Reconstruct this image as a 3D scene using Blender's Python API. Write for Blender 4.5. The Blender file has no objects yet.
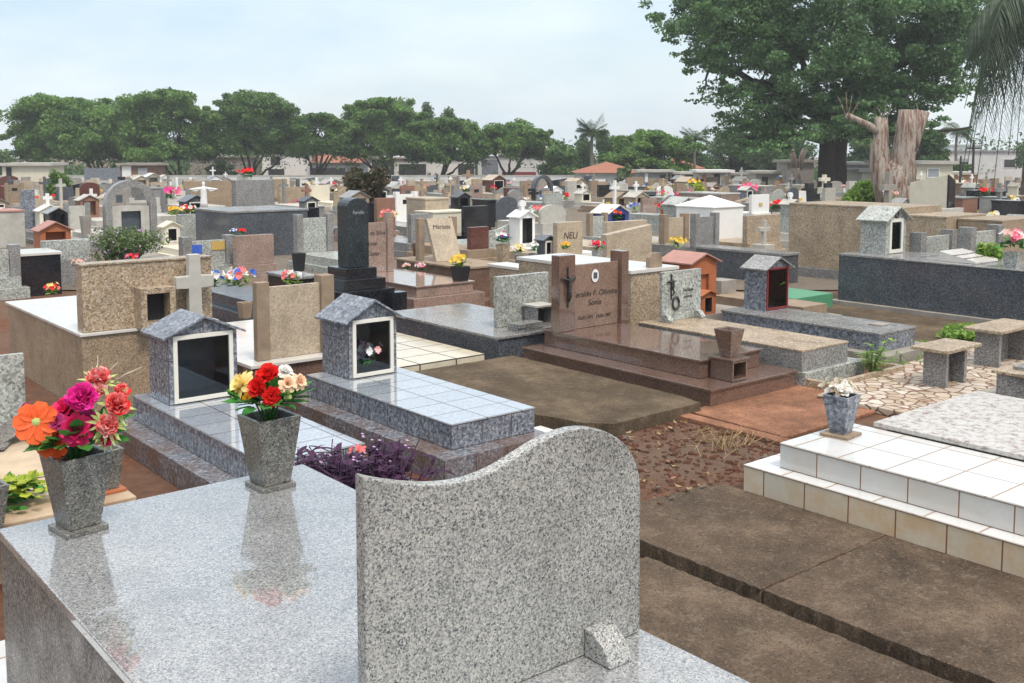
import bpy, bmesh, math, random
import numpy as np
from mathutils import Vector, Matrix
random.seed(11); rng = np.random.default_rng(11)
SC = bpy.context.scene; COL = SC.collection
PI = math.pi
# ---------------------------------------------------------------- camera numbers
F = 1025.0; PPY = 243.0; TH = math.atan(91 / 1025.0); H = 2.1
R = math.radians(39.5); cR, sR = math.cos(R), math.sin(R)

def gz(y):
    z = 0.0
    if y > 14: z -= 0.009 * (min(y, 60) - 14)
    if y > 60: z -= 0.04 * (min(y, 100) - 60)
    return z
def ray(px, py):
    u = (px - 512) / F; v = -(py - PPY) / F
    return (u, math.cos(TH) + v * math.sin(TH), -math.sin(TH) + v * math.cos(TH))
def ground(px, py, z=0.0):
    d = ray(px, py); zz = z
    for _ in range(40):
        t = (zz - H) / d[2]; zz = z + gz(t * d[1])
    return t * d[0], t * d[1]
def at_depth(px, py, Z):
    d = ray(px, py); t = Z / d[1]
    return Vector((t * d[0], Z, H + t * d[2]))
def pix(x, y, z):
    dz = z - H; c, s = math.cos(TH), math.sin(TH)
    f = y * c - dz * s; up = y * s + dz * c
    return 512 + F * x / f, PPY - F * up / f
def W(u, v): return u * cR - v * sR, u * sR + v * cR
def UV(x, y): return x * cR + y * sR, -x * sR + y * cR

# ---------------------------------------------------------------- materials
def newmat(name):
    m = bpy.data.materials.new(name); m.use_nodes = True
    nt = m.node_tree; b = nt.nodes['Principled BSDF']
    return m, nt, b
def N(nt, t, **kw):
    n = nt.nodes.new(t)
    for k, v in kw.items():
        if k in n.inputs: n.inputs[k].default_value = v
        else: setattr(n, k, v)
    return n
def ramp(nt, src, stops, interp='LINEAR'):
    r = nt.nodes.new('ShaderNodeValToRGB'); r.color_ramp.interpolation = interp
    el = r.color_ramp.elements
    while len(el) < len(stops): el.new(0.5)
    for e, (p, c) in zip(el, stops):
        e.position = p; e.color = (c[0], c[1], c[2], 1) if not isinstance(c, (int, float)) else (c, c, c, 1)
    nt.links.new(src, r.inputs['Fac']); return r.outputs['Color']
def mix(nt, fac, a, b, mode='MIX'):
    m = nt.nodes.new('ShaderNodeMix'); m.data_type = 'RGBA'; m.blend_type = mode
    for sock, val in ((m.inputs[0], fac), (m.inputs[6], a), (m.inputs[7], b)):
        if isinstance(val, bpy.types.NodeSocket): nt.links.new(val, sock)
        elif isinstance(val, (int, float)): sock.default_value = float(val) if sock.type == 'VALUE' else (val, val, val, 1)
        else: sock.default_value = (val[0], val[1], val[2], 1)
    return m.outputs[2]
def objco(nt, kind='Object'): return nt.nodes.new('ShaderNodeTexCoord').outputs[kind]
def noise(nt, co, scale, detail=4, rough=0.6, out='Fac'):
    n = N(nt, 'ShaderNodeTexNoise', Scale=scale, Detail=detail, Roughness=rough)
    nt.links.new(co, n.inputs['Vector']); return n.outputs[out]
def voro(nt, co, scale, out='Color', feature='F1', rnd=1.0):
    n = N(nt, 'ShaderNodeTexVoronoi'); n.feature = feature
    n.inputs['Scale'].default_value = scale; n.inputs['Randomness'].default_value = rnd
    nt.links.new(co, n.inputs['Vector']); return n.outputs[out]
def sep(nt, c, ch='Red'):
    s = nt.nodes.new('ShaderNodeSeparateColor'); nt.links.new(c, s.inputs[0]); return s.outputs[ch]
def bump(nt, b, h, strength=0.2, dist=0.01):
    n = N(nt, 'ShaderNodeBump', Strength=strength, Distance=dist)
    nt.links.new(h, n.inputs['Height']); nt.links.new(n.outputs[0], b.inputs['Normal'])
def warp(nt, co, scale, amt):
    c = noise(nt, co, scale, 2, 0.5, 'Color')
    s = N(nt, 'ShaderNodeVectorMath', operation='SCALE'); nt.links.new(c, s.inputs[0]); s.inputs['Scale'].default_value = amt
    a = N(nt, 'ShaderNodeVectorMath', operation='ADD'); nt.links.new(co, a.inputs[0]); nt.links.new(s.outputs[0], a.inputs[1])
    return a.outputs[0]
def grunge(nt, col, co, dirt=(0.12, 0.085, 0.06), amt=0.5, scale=2.2):
    f = ramp(nt, noise(nt, co, scale, 6, 0.65), [(0.48, 0.0), (0.75, amt)])
    return mix(nt, f, col, dirt)

def granite(name, stops, scale=110, rough=0.16, coat=0.0, dirt=0.0, warpamt=0.010, spec=0.5):
    m, nt, b = newmat(name); co = objco(nt)
    w = warp(nt, co, scale * 0.6, warpamt)
    c1 = ramp(nt, sep(nt, voro(nt, w, scale)), stops, 'CONSTANT')
    c2 = ramp(nt, sep(nt, voro(nt, w, scale * 0.7), 'Green'), stops, 'CONSTANT')
    c = mix(nt, 0.35, c1, c2)
    big = ramp(nt, noise(nt, co, 3.5, 6, .65), [(0.3, 0.74), (0.5, 1.0), (0.72, 1.1)])
    c = mix(nt, 1.0, c, big, 'MULTIPLY')
    if dirt: c = grunge(nt, c, co, amt=dirt)
    nt.links.new(c, b.inputs['Base Color'])
    r = ramp(nt, noise(nt, co, 6, 4), [(0.3, max(0.03, rough * 0.7)), (0.75, min(1, rough * 1.5))])
    nt.links.new(r, b.inputs['Roughness']); b.inputs['Specular IOR Level'].default_value = spec
    if coat: b.inputs['Coat Weight'].default_value = coat; b.inputs['Coat Roughness'].default_value = .04; b.inputs['Coat IOR'].default_value = 1.85
    return m
def plain(name, col, rough=0.6, var=0.15, scale=6, dirt=0.0, dirtcol=(0.12, 0.085, 0.06), spec=0.4, bmp=0.0, metal=0.0):
    m, nt, b = newmat(name); co = objco(nt)
    k = ramp(nt, noise(nt, co, scale, 6, 0.65), [(0.25, 1 - var), (0.75, 1 + var)])
    c = mix(nt, 1.0, col, k, 'MULTIPLY')
    if dirt: c = grunge(nt, c, co, dirtcol, dirt)
    nt.links.new(c, b.inputs['Base Color']); b.inputs['Roughness'].default_value = rough
    b.inputs['Specular IOR Level'].default_value = spec; b.inputs['Metallic'].default_value = metal
    if bmp: bump(nt, b, noise(nt, co, scale * 8, 5), bmp, 0.01)
    return m
def tile(name, stops, grout, w, h, rough=0.12, mortar=0.0035, mott=40, stain=None, coat=0.0):
    m, nt, b = newmat(name); co = objco(nt); uv = objco(nt, 'UV')
    wv = warp(nt, co, mott * 0.5, 0.05)
    c = ramp(nt, noise(nt, wv, mott, 5, 0.7), stops)
    br = N(nt, 'ShaderNodeTexBrick'); br.offset = 0.0; br.squash = 1.0
    for k, v in (('Scale', 1.0), ('Mortar Size', mortar), ('Mortar Smooth', 0.1), ('Brick Width', w), ('Row Height', h)):
        br.inputs[k].default_value = v
    br.inputs['Color1'].default_value = (1, 1, 1, 1); br.inputs['Color2'].default_value = (0.88, 0.9, 0.92, 1)
    nt.links.new(uv, br.inputs['Vector'])
    c = mix(nt, 1.0, c, br.outputs['Color'], 'MULTIPLY')
    if stain:
        f = ramp(nt, noise(nt, co, 3.0, 6, 0.7), [(0.38, 0.0), (0.62, stain[1])])
        c = mix(nt, f, c, stain[0])
    c = mix(nt, br.outputs['Fac'], c, grout)
    nt.links.new(c, b.inputs['Base Color'])
    r = mix(nt, br.outputs['Fac'], rough, 0.8); nt.links.new(r, b.inputs['Roughness'])
    inv = N(nt, 'ShaderNodeMath', operation='SUBTRACT'); inv.inputs[0].default_value = 1.0
    nt.links.new(br.outputs['Fac'], inv.inputs[1]); bump(nt, b, inv.outputs[0], 0.4, 0.003)
    if coat: b.inputs['Coat Weight'].default_value = coat; b.inputs['Coat Roughness'].default_value = .03; b.inputs['Coat IOR'].default_value = 1.6
    return m
def leafmat(name, dark, light, scale=0.6, trans=0.25, rough=0.55):
    m, nt, b = newmat(name); co = objco(nt)
    f = mix(nt, 0.5, noise(nt, co, scale, 3), noise(nt, co, scale * 14, 2))
    c = ramp(nt, f, [(0.36, dark), (0.62, light)])
    nt.links.new(c, b.inputs['Base Color']); b.inputs['Roughness'].default_value = rough
    b.inputs['Specular IOR Level'].default_value = 0.25
    t = N(nt, 'ShaderNodeBsdfTranslucent'); nt.links.new(c, t.inputs['Color'])
    mx = N(nt, 'ShaderNodeMixShader'); mx.inputs[0].default_value = trans
    nt.links.new(b.outputs[0], mx.inputs[1]); nt.links.new(t.outputs[0], mx.inputs[2])
    nt.links.new(mx.outputs[0], nt.nodes['Material Output'].inputs['Surface'])
    return m
def glassmat(name, tint=(0.85, 0.89, 0.92)):
    m, nt, b = newmat(name)
    tr = N(nt, 'ShaderNodeBsdfTransparent'); tr.inputs[0].default_value = (*tint, 1)
    gl = N(nt, 'ShaderNodeBsdfGlossy'); gl.inputs['Roughness'].default_value = 0.03
    fr = N(nt, 'ShaderNodeFresnel', IOR=1.45); mx = N(nt, 'ShaderNodeMixShader')
    nt.links.new(fr.outputs[0], mx.inputs[0]); nt.links.new(tr.outputs[0], mx.inputs[1]); nt.links.new(gl.outputs[0], mx.inputs[2])
    nt.links.new(mx.outputs[0], nt.nodes['Material Output'].inputs['Surface'])
    nt.nodes.remove(b); return m

G = lambda *c: [(i / len(c), x) for i, x in enumerate(c)]
MT = {}
MT['granite'] = granite('granite_grey', [(0, (.028, .034, .045)), (.12, (.09, .10, .11)), (.26, (.20, .205, .20)), (.40, (.305, .305, .285)), (.62, (.395, .39, .36)), (.86, (.48, .475, .44))], 290, 0.2, warpamt=.008)
MT['granite_top'] = granite('granite_polished', [(0, (.05, .058, .07)), (.12, (.11, .118, .13)), (.28, (.205, .21, .215)), (.5, (.31, .315, .31)), (.8, (.44, .44, .425))], 270, 0.2, coat=1.0, warpamt=.012)
MT['granite_side'] = granite('granite_shaded', [(0, (.025, .023, .02)), (.18, (.075, .068, .06)), (.4, (.15, .14, .125)), (.7, (.26, .24, .22)), (.9, (.36, .34, .31))], 190, 0.42, warpamt=.006)  # slab granite again, darkened: the shade of the tomb sides is in the colour
MT['granite_vase'] = granite('granite_vase', [(0, (.03, .03, .03)), (.2, (.08, .08, .075)), (.42, (.15, .15, .135)), (.7, (.23, .23, .205)), (.9, (.33, .33, .30))], 240, 0.3, dirt=.25)
MT['grey_gran'] = granite('granite_mid_grey', [(0, (.07, .07, .07)), (.2, (.16, .16, .16)), (.5, (.27, .27, .265)), (.8, (.39, .39, .38))], 140, 0.2, dirt=.25)
MT['dark_gran'] = granite('granite_slate_blue', [(0, (.03, .036, .045)), (.3, (.06, .07, .085)), (.6, (.10, .115, .135)), (.88, (.17, .185, .20))], 120, 0.2, dirt=.2)
MT['pale_gran'] = granite('granite_pale_green', [(0, (.13, .14, .135)), (.2, (.27, .28, .265)), (.5, (.40, .43, .39)), (.8, (.52, .54, .50))], 70, 0.3, dirt=.3)
MT['tan_gran'] = granite('terrazzo_tan', [(0, (.13, .09, .055)), (.16, (.26, .19, .12)), (.42, (.38, .295, .20)), (.75, (.49, .40, .29)), (.92, (.58, .51, .41))], 95, 0.35, dirt=.3)
MT['tan_dark'] = granite('terrazzo_ochre', [(0, (.14, .10, .065)), (.25, (.26, .19, .125)), (.5, (.36, .275, .185)), (.8, (.44, .35, .245))], 150, 0.4, dirt=.3)
MT['brown_gran'] = granite('granite_brown', [(0, (.078, .044, .033)), (.3, (.13, .078, .058)), (.6, (.18, .112, .086)), (.9, (.24, .16, .125))], 190, 0.16, coat=.6)
MT['brown_lt'] = granite('granite_brown_panel', [(0, (.13, .082, .06)), (.3, (.20, .13, .095)), (.6, (.26, .175, .135)), (.9, (.32, .235, .185))], 190, 0.22)
MT['pink_gran'] = granite('granite_pinkish', [(0, (.18, .12, .10)), (.3, (.28, .20, .165)), (.6, (.36, .27, .225)), (.9, (.44, .35, .30))], 150, 0.14, coat=.6)
MT['black_gran'] = granite('granite_black', [(0, (.008, .009, .012)), (.4, (.014, .016, .022)), (.8, (.028, .032, .04))], 90, 0.09, spec=0.7)
MT['obelisk'] = granite('granite_dark_green', [(0, (.012, .018, .022)), (.4, (.022, .032, .038)), (.8, (.045, .06, .066))], 90, 0.18)
MT['red_gran'] = granite('granite_wine', [(0, (.06, .02, .016)), (.4, (.12, .045, .035)), (.8, (.18, .075, .06))], 100, 0.2)
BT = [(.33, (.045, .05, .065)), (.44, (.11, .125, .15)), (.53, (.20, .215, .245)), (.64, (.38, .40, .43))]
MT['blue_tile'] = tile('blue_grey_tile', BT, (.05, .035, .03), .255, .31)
MT['blue_tile_top'] = tile('blue_grey_tile_sky_sheen', [(.2, (.20, .23, .27)), (.45, (.33, .36, .40)), (.8, (.50, .53, .56))], (.07, .055, .05), .30, .255, rough=.1, coat=.9, mortar=.005)  # same tile, base colour lightened on tops to imitate the sky's sheen
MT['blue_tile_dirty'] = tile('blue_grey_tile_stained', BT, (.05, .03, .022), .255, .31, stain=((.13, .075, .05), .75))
MT['blue_plain'] = granite('blue_grey_stone', [(0, (.06, .07, .09)), (.3, (.13, .15, .18)), (.6, (.21, .23, .27)), (.85, (.32, .34, .38))], 55, .3, dirt=.2)
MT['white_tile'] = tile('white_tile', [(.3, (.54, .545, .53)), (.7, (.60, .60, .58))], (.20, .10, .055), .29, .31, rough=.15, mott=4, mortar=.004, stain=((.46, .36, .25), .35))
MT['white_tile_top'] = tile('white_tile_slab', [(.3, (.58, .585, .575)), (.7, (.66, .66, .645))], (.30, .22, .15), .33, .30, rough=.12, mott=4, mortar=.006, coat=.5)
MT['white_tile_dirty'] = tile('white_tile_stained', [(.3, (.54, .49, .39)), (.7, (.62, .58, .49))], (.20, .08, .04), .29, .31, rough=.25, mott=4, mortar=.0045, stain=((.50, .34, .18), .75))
MT['cream_tile'] = tile('cream_tile', [(.3, (.50, .44, .32)), (.7, (.64, .58, .45))], (.05, .045, .035), .42, .34, rough=.12, mott=9, mortar=.008)
MT['white'] = plain('white_paint', (.70, .70, .68), .5, .06, dirt=.12, dirtcol=(.45, .42, .36))
MT['whitestone'] = plain('white_marble', (.58, .565, .53), .15, .08, dirt=.35, dirtcol=(.38, .32, .25), spec=.7)
MT['cream'] = plain('cream_plaster', (.60, .56, .45), .7, .08, dirt=.25, dirtcol=(.3, .25, .18))
MT['beige'] = granite('beige_stone', [(0, (.30, .24, .17)), (.3, (.40, .33, .24)), (.7, (.50, .42, .32))], 90, .45, dirt=.3)
MT['sand'] = plain('sandstone', (.26, .195, .135), .7, .25, 10, dirt=.4)
MT['earthy_stone'] = plain('earth_stained_stone', (.42, .335, .235), .8, .3, 4, dirt=.7, dirtcol=(.26, .14, .07), bmp=.2)
MT['cement'] = plain('cement', (.27, .25, .22), .85, .22, 5, dirt=.35, bmp=.2)
MT['cement_lt'] = plain('cement_pale', (.42, .41, .37), .8, .18, 5, dirt=.35, bmp=.2)
MT['terracotta'] = plain('terracotta', (.36, .115, .045), .6, .18, 9, dirt=.15)
MT['roof_pink'] = plain('faded_roof_tile', (.36, .19, .155), .6, .15, 9)
MT['brown_wall'] = plain('brown_plaster', (.17, .095, .07), .8, .2, 3)
MT['terra_dull'] = plain('dull_terracotta', (.24, .125, .085), .7, .2, 9, dirt=.3)
MT['roof_red'] = plain('clay_roof', (.28, .11, .065), .8, .2, 3)
MT['green_paint'] = plain('green_paint', (.075, .25, .14), .45, .1, 5, dirt=.15)
MT['blue_paint'] = plain('navy_paint', (.03, .05, .20), .35, .1)
MT['red_paint'] = plain('red_paint', (.20, .022, .022), .5, .1)
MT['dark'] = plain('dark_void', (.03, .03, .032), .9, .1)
MT['inner'] = plain('dark_slate', (.07, .085, .10), .4, .3, 8)
MT['alu'] = plain('white_aluminium', (.66, .64, .57), .4, .06)
MT['bronze'] = plain('dark_bronze', (.03, .028, .027), .45, .3, spec=.6)
MT['ink'] = plain('engraving', (.035, .025, .02), .7, .1)
MT['gold'] = plain('gold_plate', (.50, .34, .10), .35, .1, spec=.6)
MT['pot'] = plain('black_pot', (.018, .018, .02), .5, .1)
MT['steel'] = plain('grey_metal', (.30, .32, .34), .4, .1)
MT['grey_paint'] = plain('grey_paint', (.22, .23, .24), .7, .12, 2, dirt=.2)
MT['pale_wall'] = plain('pale_wall', (.52, .53, .52), .8, .1, 1, dirt=.25, dirtcol=(.3, .28, .25))
MT['orange_wall'] = plain('orange_wall', (.50, .26, .15), .8, .1, 2)
MT['glass'] = glassmat('door_glass')
MT['bark_dark'] = plain('bark_dark', (.045, .035, .028), .9, .35, 4, bmp=.5)
MT['bark'] = plain('bark_grey', (.13, .105, .085), .9, .35, 4, bmp=.5)
MT['palmtrunk'] = plain('palm_trunk', (.19, .165, .14), .9, .3, 6, bmp=.4)
def stumpmat():
    m, nt, b = newmat('weathered_wood'); co = objco(nt)
    mp = N(nt, 'ShaderNodeMapping'); mp.inputs['Scale'].default_value = (4.5, 4.5, .42); nt.links.new(co, mp.inputs[0])
    f = noise(nt, mp.outputs[0], 2.6, 9, .75)
    c = ramp(nt, f, [(.34, (.05, .03, .022)), (.42, (.15, .075, .05)), (.48, (.22, .16, .12)), (.54, (.33, .295, .26)), (.62, (.28, .24, .205)), (.72, (.13, .10, .085))])
    nt.links.new(c, b.inputs['Base Color']); b.inputs['Roughness'].default_value = .85
    bump(nt, b, noise(nt, mp.outputs[0], 5, 6), .6, .05); return m
MT['stump'] = stumpmat()
def concretemat(name, base, lich, spot=.35):
    m, nt, b = newmat(name); co = objco(nt)
    k = ramp(nt, noise(nt, co, 1.6, 10, .74), [(.36, .5), (.5, .9), (.63, 1.55)])
    c = mix(nt, 1.0, base, k, 'MULTIPLY')
    f = ramp(nt, noise(nt, co, 7, 10, .8), [(.53, 0.0), (.64, spot)])
    c = mix(nt, f, c, lich)
    f2 = ramp(nt, noise(nt, co, 60, 6, .75), [(.54, 0.0), (.64, .5)])
    c = mix(nt, f2, c, lich)
    f3 = ramp(nt, noise(nt, co, 85, 5, .75), [(.38, .8), (.47, 0.0)])
    c = mix(nt, f3, c, (.03, .022, .015))
    nt.links.new(c, b.inputs['Base Color']); b.inputs['Roughness'].default_value = .9
    b.inputs['Specular IOR Level'].default_value = .2
    bump(nt, b, noise(nt, co, 60, 10, .8), .8, .02); return m
MT['concrete'] = concretemat('old_concrete', (.125, .09, .062), (.30, .245, .185), .35)
MT['concrete2'] = concretemat('mossy_concrete', (.115, .085, .055), (.26, .21, .145), .3)
MT['redslab'] = concretemat('red_cement', (.30, .145, .085), (.40, .22, .14), .3)
def soilmat(name, a, b_, c_):
    m, nt, b = newmat(name); co = objco(nt)
    f = noise(nt, co, 9, 10, .78)
    c = ramp(nt, f, [(.30, a), (.52, b_), (.72, c_)])
    g = ramp(nt, noise(nt, co, .35, 4), [(.35, 0.0), (.65, .7)])
    c = mix(nt, g, c, (.16, .135, .105))
    nt.links.new(c, b.inputs['Base Color']); b.inputs['Roughness'].default_value = .95
    b.inputs['Specular IOR Level'].default_value = .1
    bump(nt, b, noise(nt, co, 30, 10, .8), .9, .03); return m
MT['soil'] = soilmat('red_earth', (.06, .025, .015), (.17, .068, .038), (.27, .125, .072))
MT['walk'] = soilmat('cement_and_earth', (.11, .085, .065), (.20, .17, .14), (.28, .25, .215))
MT['soil2'] = soilmat('dark_red_earth', (.05, .02, .013), (.15, .06, .036), (.25, .115, .07))
def pavingmat():
    m, nt, b = newmat('crazy_paving'); co = objco(nt)
    w = warp(nt, co, 5, .05)
    e = voro(nt, w, 8.5, 'Distance', 'DISTANCE_TO_EDGE', .95)
    cell = sep(nt, voro(nt, w, 8.5, rnd=.95))
    c = ramp(nt, cell, [(0, (.34, .27, .19)), (.3, (.46, .40, .31)), (.6, (.40, .33, .26)), (.85, (.52, .47, .40))])
    c = grunge(nt, c, co, (.25, .12, .06), .6, 3)
    f = ramp(nt, e, [(.03, 1.0), (.065, 0.0)])
    c = mix(nt, f, c, (.17, .085, .05))
    nt.links.new(c, b.inputs['Base Color']); b.inputs['Roughness'].default_value = .75
    h = ramp(nt, e, [(.02, 0.0), (.08, 1.0)]); bump(nt, b, h, .7, .02); return m
MT['paving'] = pavingmat()
def wornmat():
    m, nt, b = newmat('worn_stone'); co = objco(nt); w = warp(nt, co, 14, .06)
    f = noise(nt, w, 22, 6, .75)
    c = ramp(nt, f, [(.36, (.22, .15, .13)), (.43, (.36, .31, .28)), (.50, (.47, .45, .42)), (.66, (.55, .54, .51))])
    nt.links.new(c, b.inputs['Base Color']); b.inputs['Roughness'].default_value = .22; return m
MT['worn'] = wornmat()
MT['leaf_big'] = leafmat('leaf_dark', (.026, .07, .034), (.17, .31, .11), .28, .28)
MT['leaf_far'] = leafmat('leaf_mid', (.04, .10, .028), (.19, .33, .075), .4, .32)
MT['leaf_far2'] = leafmat('leaf_deep', (.032, .085, .028), (.16, .28, .07), .4, .32)
MT['leaf_for'] = leafmat('leaf_forest', (.03, .08, .03), (.13, .22, .07), .4, .45)
MT['leaf_bright'] = leafmat('leaf_bright', (.09, .20, .03), (.34, .50, .11), 3, .35)
MT['leaf_yel'] = leafmat('leaf_yellow_green', (.14, .24, .02), (.48, .52, .06), 9, .3)
MT['leaf_bush'] = leafmat('leaf_bush', (.05, .09, .03), (.20, .27, .12), 4, .3)
MT['leaf_wine'] = leafmat('leaf_wine', (.025, .045, .018), (.13, .085, .045), 1.2)
MT['leaf_purple'] = leafmat('leaf_purple', (.018, .006, .022), (.075, .024, .075), 6, .2)
MT['leaf_bouq'] = leafmat('leaf_bouquet', (.02, .10, .025), (.08, .30, .06), 12, .2, .35)
MT['leaf_dry'] = leafmat('leaf_dry', (.20, .12, .05), (.50, .38, .20), 9, .2)
MT['frond'] = leafmat('palm_frond', (.055, .085, .06), (.15, .20, .13), .5, .4)
def petal_m(name, a, b2): MT[name] = leafmat('petal_' + name, a, b2, 25, .25, .5)
for n_, a_, b_ in (('orange', (.75, .09, .015), (.85, .17, .05)), ('magenta', (.75, .012, .28), (.88, .06, .42)), ('crimson', (.60, .01, .09), (.75, .03, .17)),
                   ('plum', (.32, .012, .12), (.52, .05, .20)), ('coral', (.80, .10, .10), (.90, .32, .30)), ('pinkpale', (.85, .42, .40), (.92, .60, .55)), ('red', (.75, .012, .015), (.88, .05, .04)),
                   ('yellow', (.75, .50, .03), (.85, .66, .16)), ('cream_p', (.86, .64, .16), (.92, .78, .38)), ('peach', (.82, .50, .30), (.88, .68, .50)),
                   ('white_p', (.78, .77, .72), (.85, .84, .80)), ('blue', (.03, .08, .50), (.10, .22, .70)), ('pink', (.75, .10, .22), (.85, .25, .38)),
                   ('lilac', (.50, .30, .55), (.66, .48, .68)), ('limecup', (.35, .50, .12), (.62, .68, .30)), ('dried', (.50, .42, .30), (.70, .64, .52)), ('gold_p', (.70, .30, .02), (.85, .50, .05))):
    petal_m(n_, a_, b_)

# ---------------------------------------------------------------- mesh builder
class MB:
    def __init__(s, o=(0, 0)): s.v = []; s.f = []; s.m = []; s.o = o
    def add(s, vs, fs, m=0):
        n = len(s.v); ox, oy = s.o
        s.v += [(x - ox, y - oy, z) for x, y, z in vs]
        s.f += [tuple(i + n for i in f) for f in fs]; s.m += [m] * len(fs)
    def box(s, x0, x1, y0, y1, z0, z1, m=0):
        s.add([(x0, y0, z0), (x1, y0, z0), (x1, y1, z0), (x0, y1, z0), (x0, y0, z1), (x1, y0, z1), (x1, y1, z1), (x0, y1, z1)],
              [(0, 3, 2, 1), (4, 5, 6, 7), (0, 1, 5, 4), (1, 2, 6, 5), (2, 3, 7, 6), (3, 0, 4, 7)], m); return s
    def rbox(s, cx, cy, w, l, z0, z1, a, m=0, taper=1.0):
        c, si = math.cos(a), math.sin(a); vs = []
        for z, k in ((z0, taper), (z1, 1.0)):
            for x, y in ((-w / 2, -l / 2), (w / 2, -l / 2), (w / 2, l / 2), (-w / 2, l / 2)):
                x *= k; y *= k; vs.append((cx + x * c - y * si, cy + x * si + y * c, z))
        s.add(vs, [(0, 3, 2, 1), (4, 5, 6, 7), (0, 1, 5, 4), (1, 2, 6, 5), (2, 3, 7, 6), (3, 0, 4, 7)], m); return s
    def prism(s, pts, y0, y1, m=0, axis='y'):
        n = len(pts)
        if axis == 'y': vs = [(x, y0, z) for x, z in pts] + [(x, y1, z) for x, z in pts]
        elif axis == 'x': vs = [(y0, x, z) for x, z in pts] + [(y1, x, z) for x, z in pts]
        else: vs = [(x, y, y0) for x, y in pts] + [(x, y, y1) for x, y in pts]
        s.add(vs, [tuple(range(n)), tuple(range(2 * n - 1, n - 1, -1))] + [(i, i + n, (i + 1) % n + n, (i + 1) % n) for i in range(n)], m); return s
    def ring(s, x0, x1, z0, z1, w, y0, y1, m=0):
        vs = []
        for y in (y0, y1):
            vs += [(x0, y, z0), (x1, y, z0), (x1, y, z1), (x0, y, z1), (x0 + w, y, z0 + w), (x1 - w, y, z0 + w), (x1 - w, y, z1 - w), (x0 + w, y, z1 - w)]
        fs = []
        for i in range(4):
            j = (i + 1) % 4
            fs += [(i, j, j + 4, i + 4), (j + 8, i + 8, i + 12, j + 12), (i, i + 8, j + 8, j), (i + 4, j + 4, j + 12, i + 12)]
        s.add(vs, fs, m); return s
    def tube(s, path, rad, n=8, m=0):
        path = [Vector(p) for p in path]; vs = []; up = Vector((0.13, 0.21, 0.97))
        for i, p in enumerate(path):
            d = (path[min(i + 1, len(path) - 1)] - path[max(i - 1, 0)]).normalized()
            a = d.cross(up); a = a.normalized() if a.length > 1e-3 else Vector((1, 0, 0)); b = d.cross(a).normalized()
            r = rad[i] if isinstance(rad, (list, tuple)) else rad
            for k in range(n):
                t = 2 * PI * k / n; q = p + a * (math.cos(t) * r) + b * (math.sin(t) * r); vs.append(tuple(q))
        L = len(path)
        fs = [(i * n + k, i * n + (k + 1) % n, (i + 1) * n + (k + 1) % n, (i + 1) * n + k) for i in range(L - 1) for k in range(n)]
        fs += [tuple(range(n - 1, -1, -1)), tuple(range((L - 1) * n, L * n))]
        s.add(vs, fs, m); return s
    def vase(s, cx, cy, z0, z1, b, t, a=0.0, th=0.018, m=0):
        c, si = math.cos(a), math.sin(a); vs = []
        for z, h in ((z0, b / 2), (z1, t / 2), (z1, t / 2 - th), (z0 + (z1 - z0) * .82, t / 2 - th * 1.5)):
            for x, y in ((-h, -h), (h, -h), (h, h), (-h, h)): vs.append((cx + x * c - y * si, cy + x * si + y * c, z))
        fs = [(0, 3, 2, 1), (12, 13, 14, 15)]
        for L in range(3):
            for i in range(4): fs.append((L * 4 + i, L * 4 + (i + 1) % 4, L * 4 + 4 + (i + 1) % 4, L * 4 + 4 + i))
        s.add(vs, fs, m); return s
    def lathe(s, prof, cx, cy, n=14, m=0, sx=1, sy=1):
        vs = [(cx + r * sx * math.cos(2 * PI * k / n), cy + r * sy * math.sin(2 * PI * k / n), z) for r, z in prof for k in range(n)]
        L = len(prof)
        fs = [(i * n + k, i * n + (k + 1) % n, (i + 1) * n + (k + 1) % n, (i + 1) * n + k) for i in range(L - 1) for k in range(n)]
        fs += [tuple(range(n - 1, -1, -1)), tuple(range((L - 1) * n, L * n))]
        s.add(vs, fs, m); return s
    def niche(s, x0, x1, y0, y1, z0, zt, zp, hx0, hx1, hz0, hz1, dep, m=0, mi=1):
        """gabled little house with an open recess in its -y face, one connected shell"""
        xm = (x0 + x1) / 2; yd = y0 + dep
        v = [(x0, y0, z0), (x1, y0, z0), (x1, y0, zt), (xm, y0, zp), (x0, y0, zt),
             (x0, y1, z0), (x1, y1, z0), (x1, y1, zt), (xm, y1, zp), (x0, y1, zt),
             (hx0, y0, hz0), (hx1, y0, hz0), (hx1, y0, hz1), (hx0, y0, hz1),
             (hx0, yd, hz0), (hx1, yd, hz0), (hx1, yd, hz1), (hx0, yd, hz1)]
        s.add(v, [(0, 1, 11, 10), (1, 2, 12, 11), (2, 3, 4, 13, 12), (4, 0, 10, 13), (9, 8, 7, 6, 5), (0, 4, 9, 5), (1, 6, 7, 2), (0, 5, 6, 1), (2, 7, 8, 3), (3, 8, 9, 4)], m)
        n = len(s.v) - 18
        s.f += [tuple(i + n for i in f) for f in ((10, 11, 15, 14), (11, 12, 16, 15), (12, 13, 17, 16), (13, 10, 14, 17), (14, 15, 16, 17))]
        s.m += [mi] * 5; return s
    def roof(s, x0, x1, y0, y1, zt, zp, over=.05, th=.02, m=0):
        xm = (x0 + x1) / 2; sl = (zp - zt) / max(1e-6, (x1 - x0) / 2); e = over
        p = [(x0 - e, zt - sl * e), (x0 - e, zt - sl * e + th), (xm, zp + th * 1.1), (x1 + e, zt - sl * e + th), (x1 + e, zt - sl * e), (xm, zp)]
        p = [(x, z + .003) for x, z in p]
        return s.prism(p, y0 - e, y1 + e * .6, m)
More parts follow.
